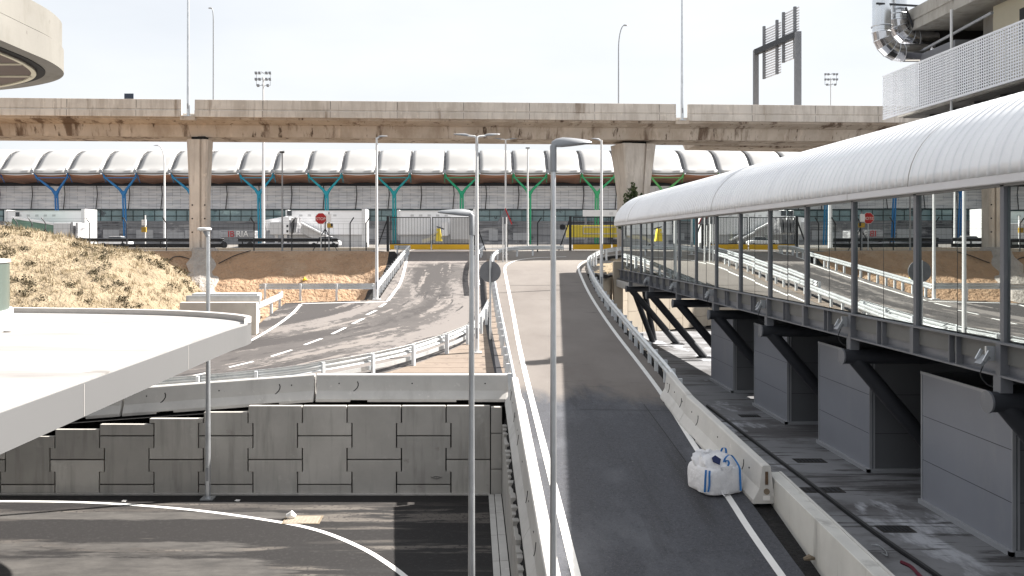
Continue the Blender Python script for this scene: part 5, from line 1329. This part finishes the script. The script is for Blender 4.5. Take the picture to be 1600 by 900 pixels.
# dry grass and scrub on the mound
mb = MB()
for _ in range(5200):
    X, Yg = random.uniform(-33,-13.5), random.uniform(33,52)
    z = terrain(X, Yg)
    if z < mound(X, Yg)-.05 or nz(X, Yg, .5, 9) < -.25+random.uniform(-.2,.2): continue
    for b in range(5):
        a = random.uniform(0, 2*PI); l = random.uniform(.08,.30); o = Vector((X+random.uniform(-.12,.12), Yg+random.uniform(-.12,.12), z-.02)); w = Vector((math.cos(a+1.5), math.sin(a+1.5), 0))*.016
        tip = o+Vector((math.cos(a)*l*.5, math.sin(a)*l*.5, l)); mb.add([o-w, o+w, tip], [(0,1,2)])
for _ in range(170):
    X, Yg = random.uniform(-33,-14.5), random.uniform(36,50); z = terrain(X, Yg)
    if z < mound(X, Yg)-.05: continue
    for b in range(random.randint(5, 12)):
        a = random.uniform(0, 2*PI); l = random.uniform(.25,.6); o = Vector((X+random.uniform(-.1,.1), Yg+random.uniform(-.1,.1), z-.02)); w = Vector((1,0,0))*.011
        tip = o+Vector((math.cos(a)*l*.35, math.sin(a)*l*.35, l)); mb.add([o-w, o+w, tip], [(0,1,2)])
g = mb.build('dry_grass', grass_m); g['kind'] = 'stuff'; g['label'] = 'straw-coloured dry grass covering the mound behind the canopy'; g['category'] = 'grass'
mb = MB()
for _ in range(420):
    X, Yg = random.uniform(-32,-13.8), random.uniform(34,50); z = terrain(X, Yg)
    if z < mound(X, Yg)-.05 or nz(X, Yg, .42, 5) < .02+random.uniform(-.12,.12): continue
    s = random.uniform(.12,.42); leaf_clump((X, Yg, z+.10), (s*1.2, s, .18*random.uniform(.6,1.5)), int(70*s/.3), mb, .055)
g = mb.build('scrub', scrub_m); g['kind'] = 'stuff'; g['label'] = 'low olive brown scrub scattered over the mound'; g['category'] = 'scrub'

# ------------------------------------------------------------------ light, sky, camera
sund = Vector((1, .30, 1.03)).normalized()
w = bpy.data.worlds.new('World'); SC.world = w; w.use_nodes = True
N, L = w.node_tree.nodes, w.node_tree.links; bg = N['Background']
sky = N.new('ShaderNodeTexSky'); sky.sky_type = 'NISHITA'; sky.sun_disc = False
sky.sun_elevation = math.asin(sund.z); sky.sun_rotation = math.atan2(sund.x, sund.y); sky.dust_density = 3; sky.air_density = 1.2
tc = N.new('ShaderNodeTexCoord')
mp = N.new('ShaderNodeMapping'); mp.inputs['Scale'].default_value = (1, 1, 3.2); L.new(tc.outputs['Generated'], mp.inputs[0])
nt_ = N.new('ShaderNodeTexNoise'); nt_.inputs['Scale'].default_value = 2.2; nt_.inputs['Detail'].default_value = 6; L.new(mp.outputs[0], nt_.inputs[0])
cl = ramp(N, L, nt_.outputs['Fac'], [(.3, (2.98,3.1,3.28)), (.65, (3.5,3.56,3.64))])
cv = mix(N, L, .93, sky.outputs[0], cl)
L.new(cv, bg.inputs[0]); bg.inputs[1].default_value = .095
sl = bpy.data.lights.new('sun', 'SUN'); sl.energy = 5.0; sl.angle = math.radians(.6); sl.color = (1, .955, .89)
so = bpy.data.objects.new('sun', sl); COL.objects.link(so); so.location = (60, 20, 60); so.rotation_euler = sund.to_track_quat('Z', 'Y').to_euler()
cam = bpy.data.cameras.new('camera'); co = bpy.data.objects.new('camera', cam); COL.objects.link(co); SC.camera = co
co.location = (0, 0, 0); co.rotation_euler = (PI/2, 0, 0); cam.sensor_width = 36; cam.lens = F/1600*36
cam.shift_x = (800-CX)/1600; cam.shift_y = -(450-CY)/1600; cam.clip_start = .1; cam.clip_end = 9000
vs = SC.view_settings; vs.view_transform = 'Standard'; vs.look = 'None'; vs.gamma = 1; vs.exposure = 1.6; vs.use_curve_mapping = False
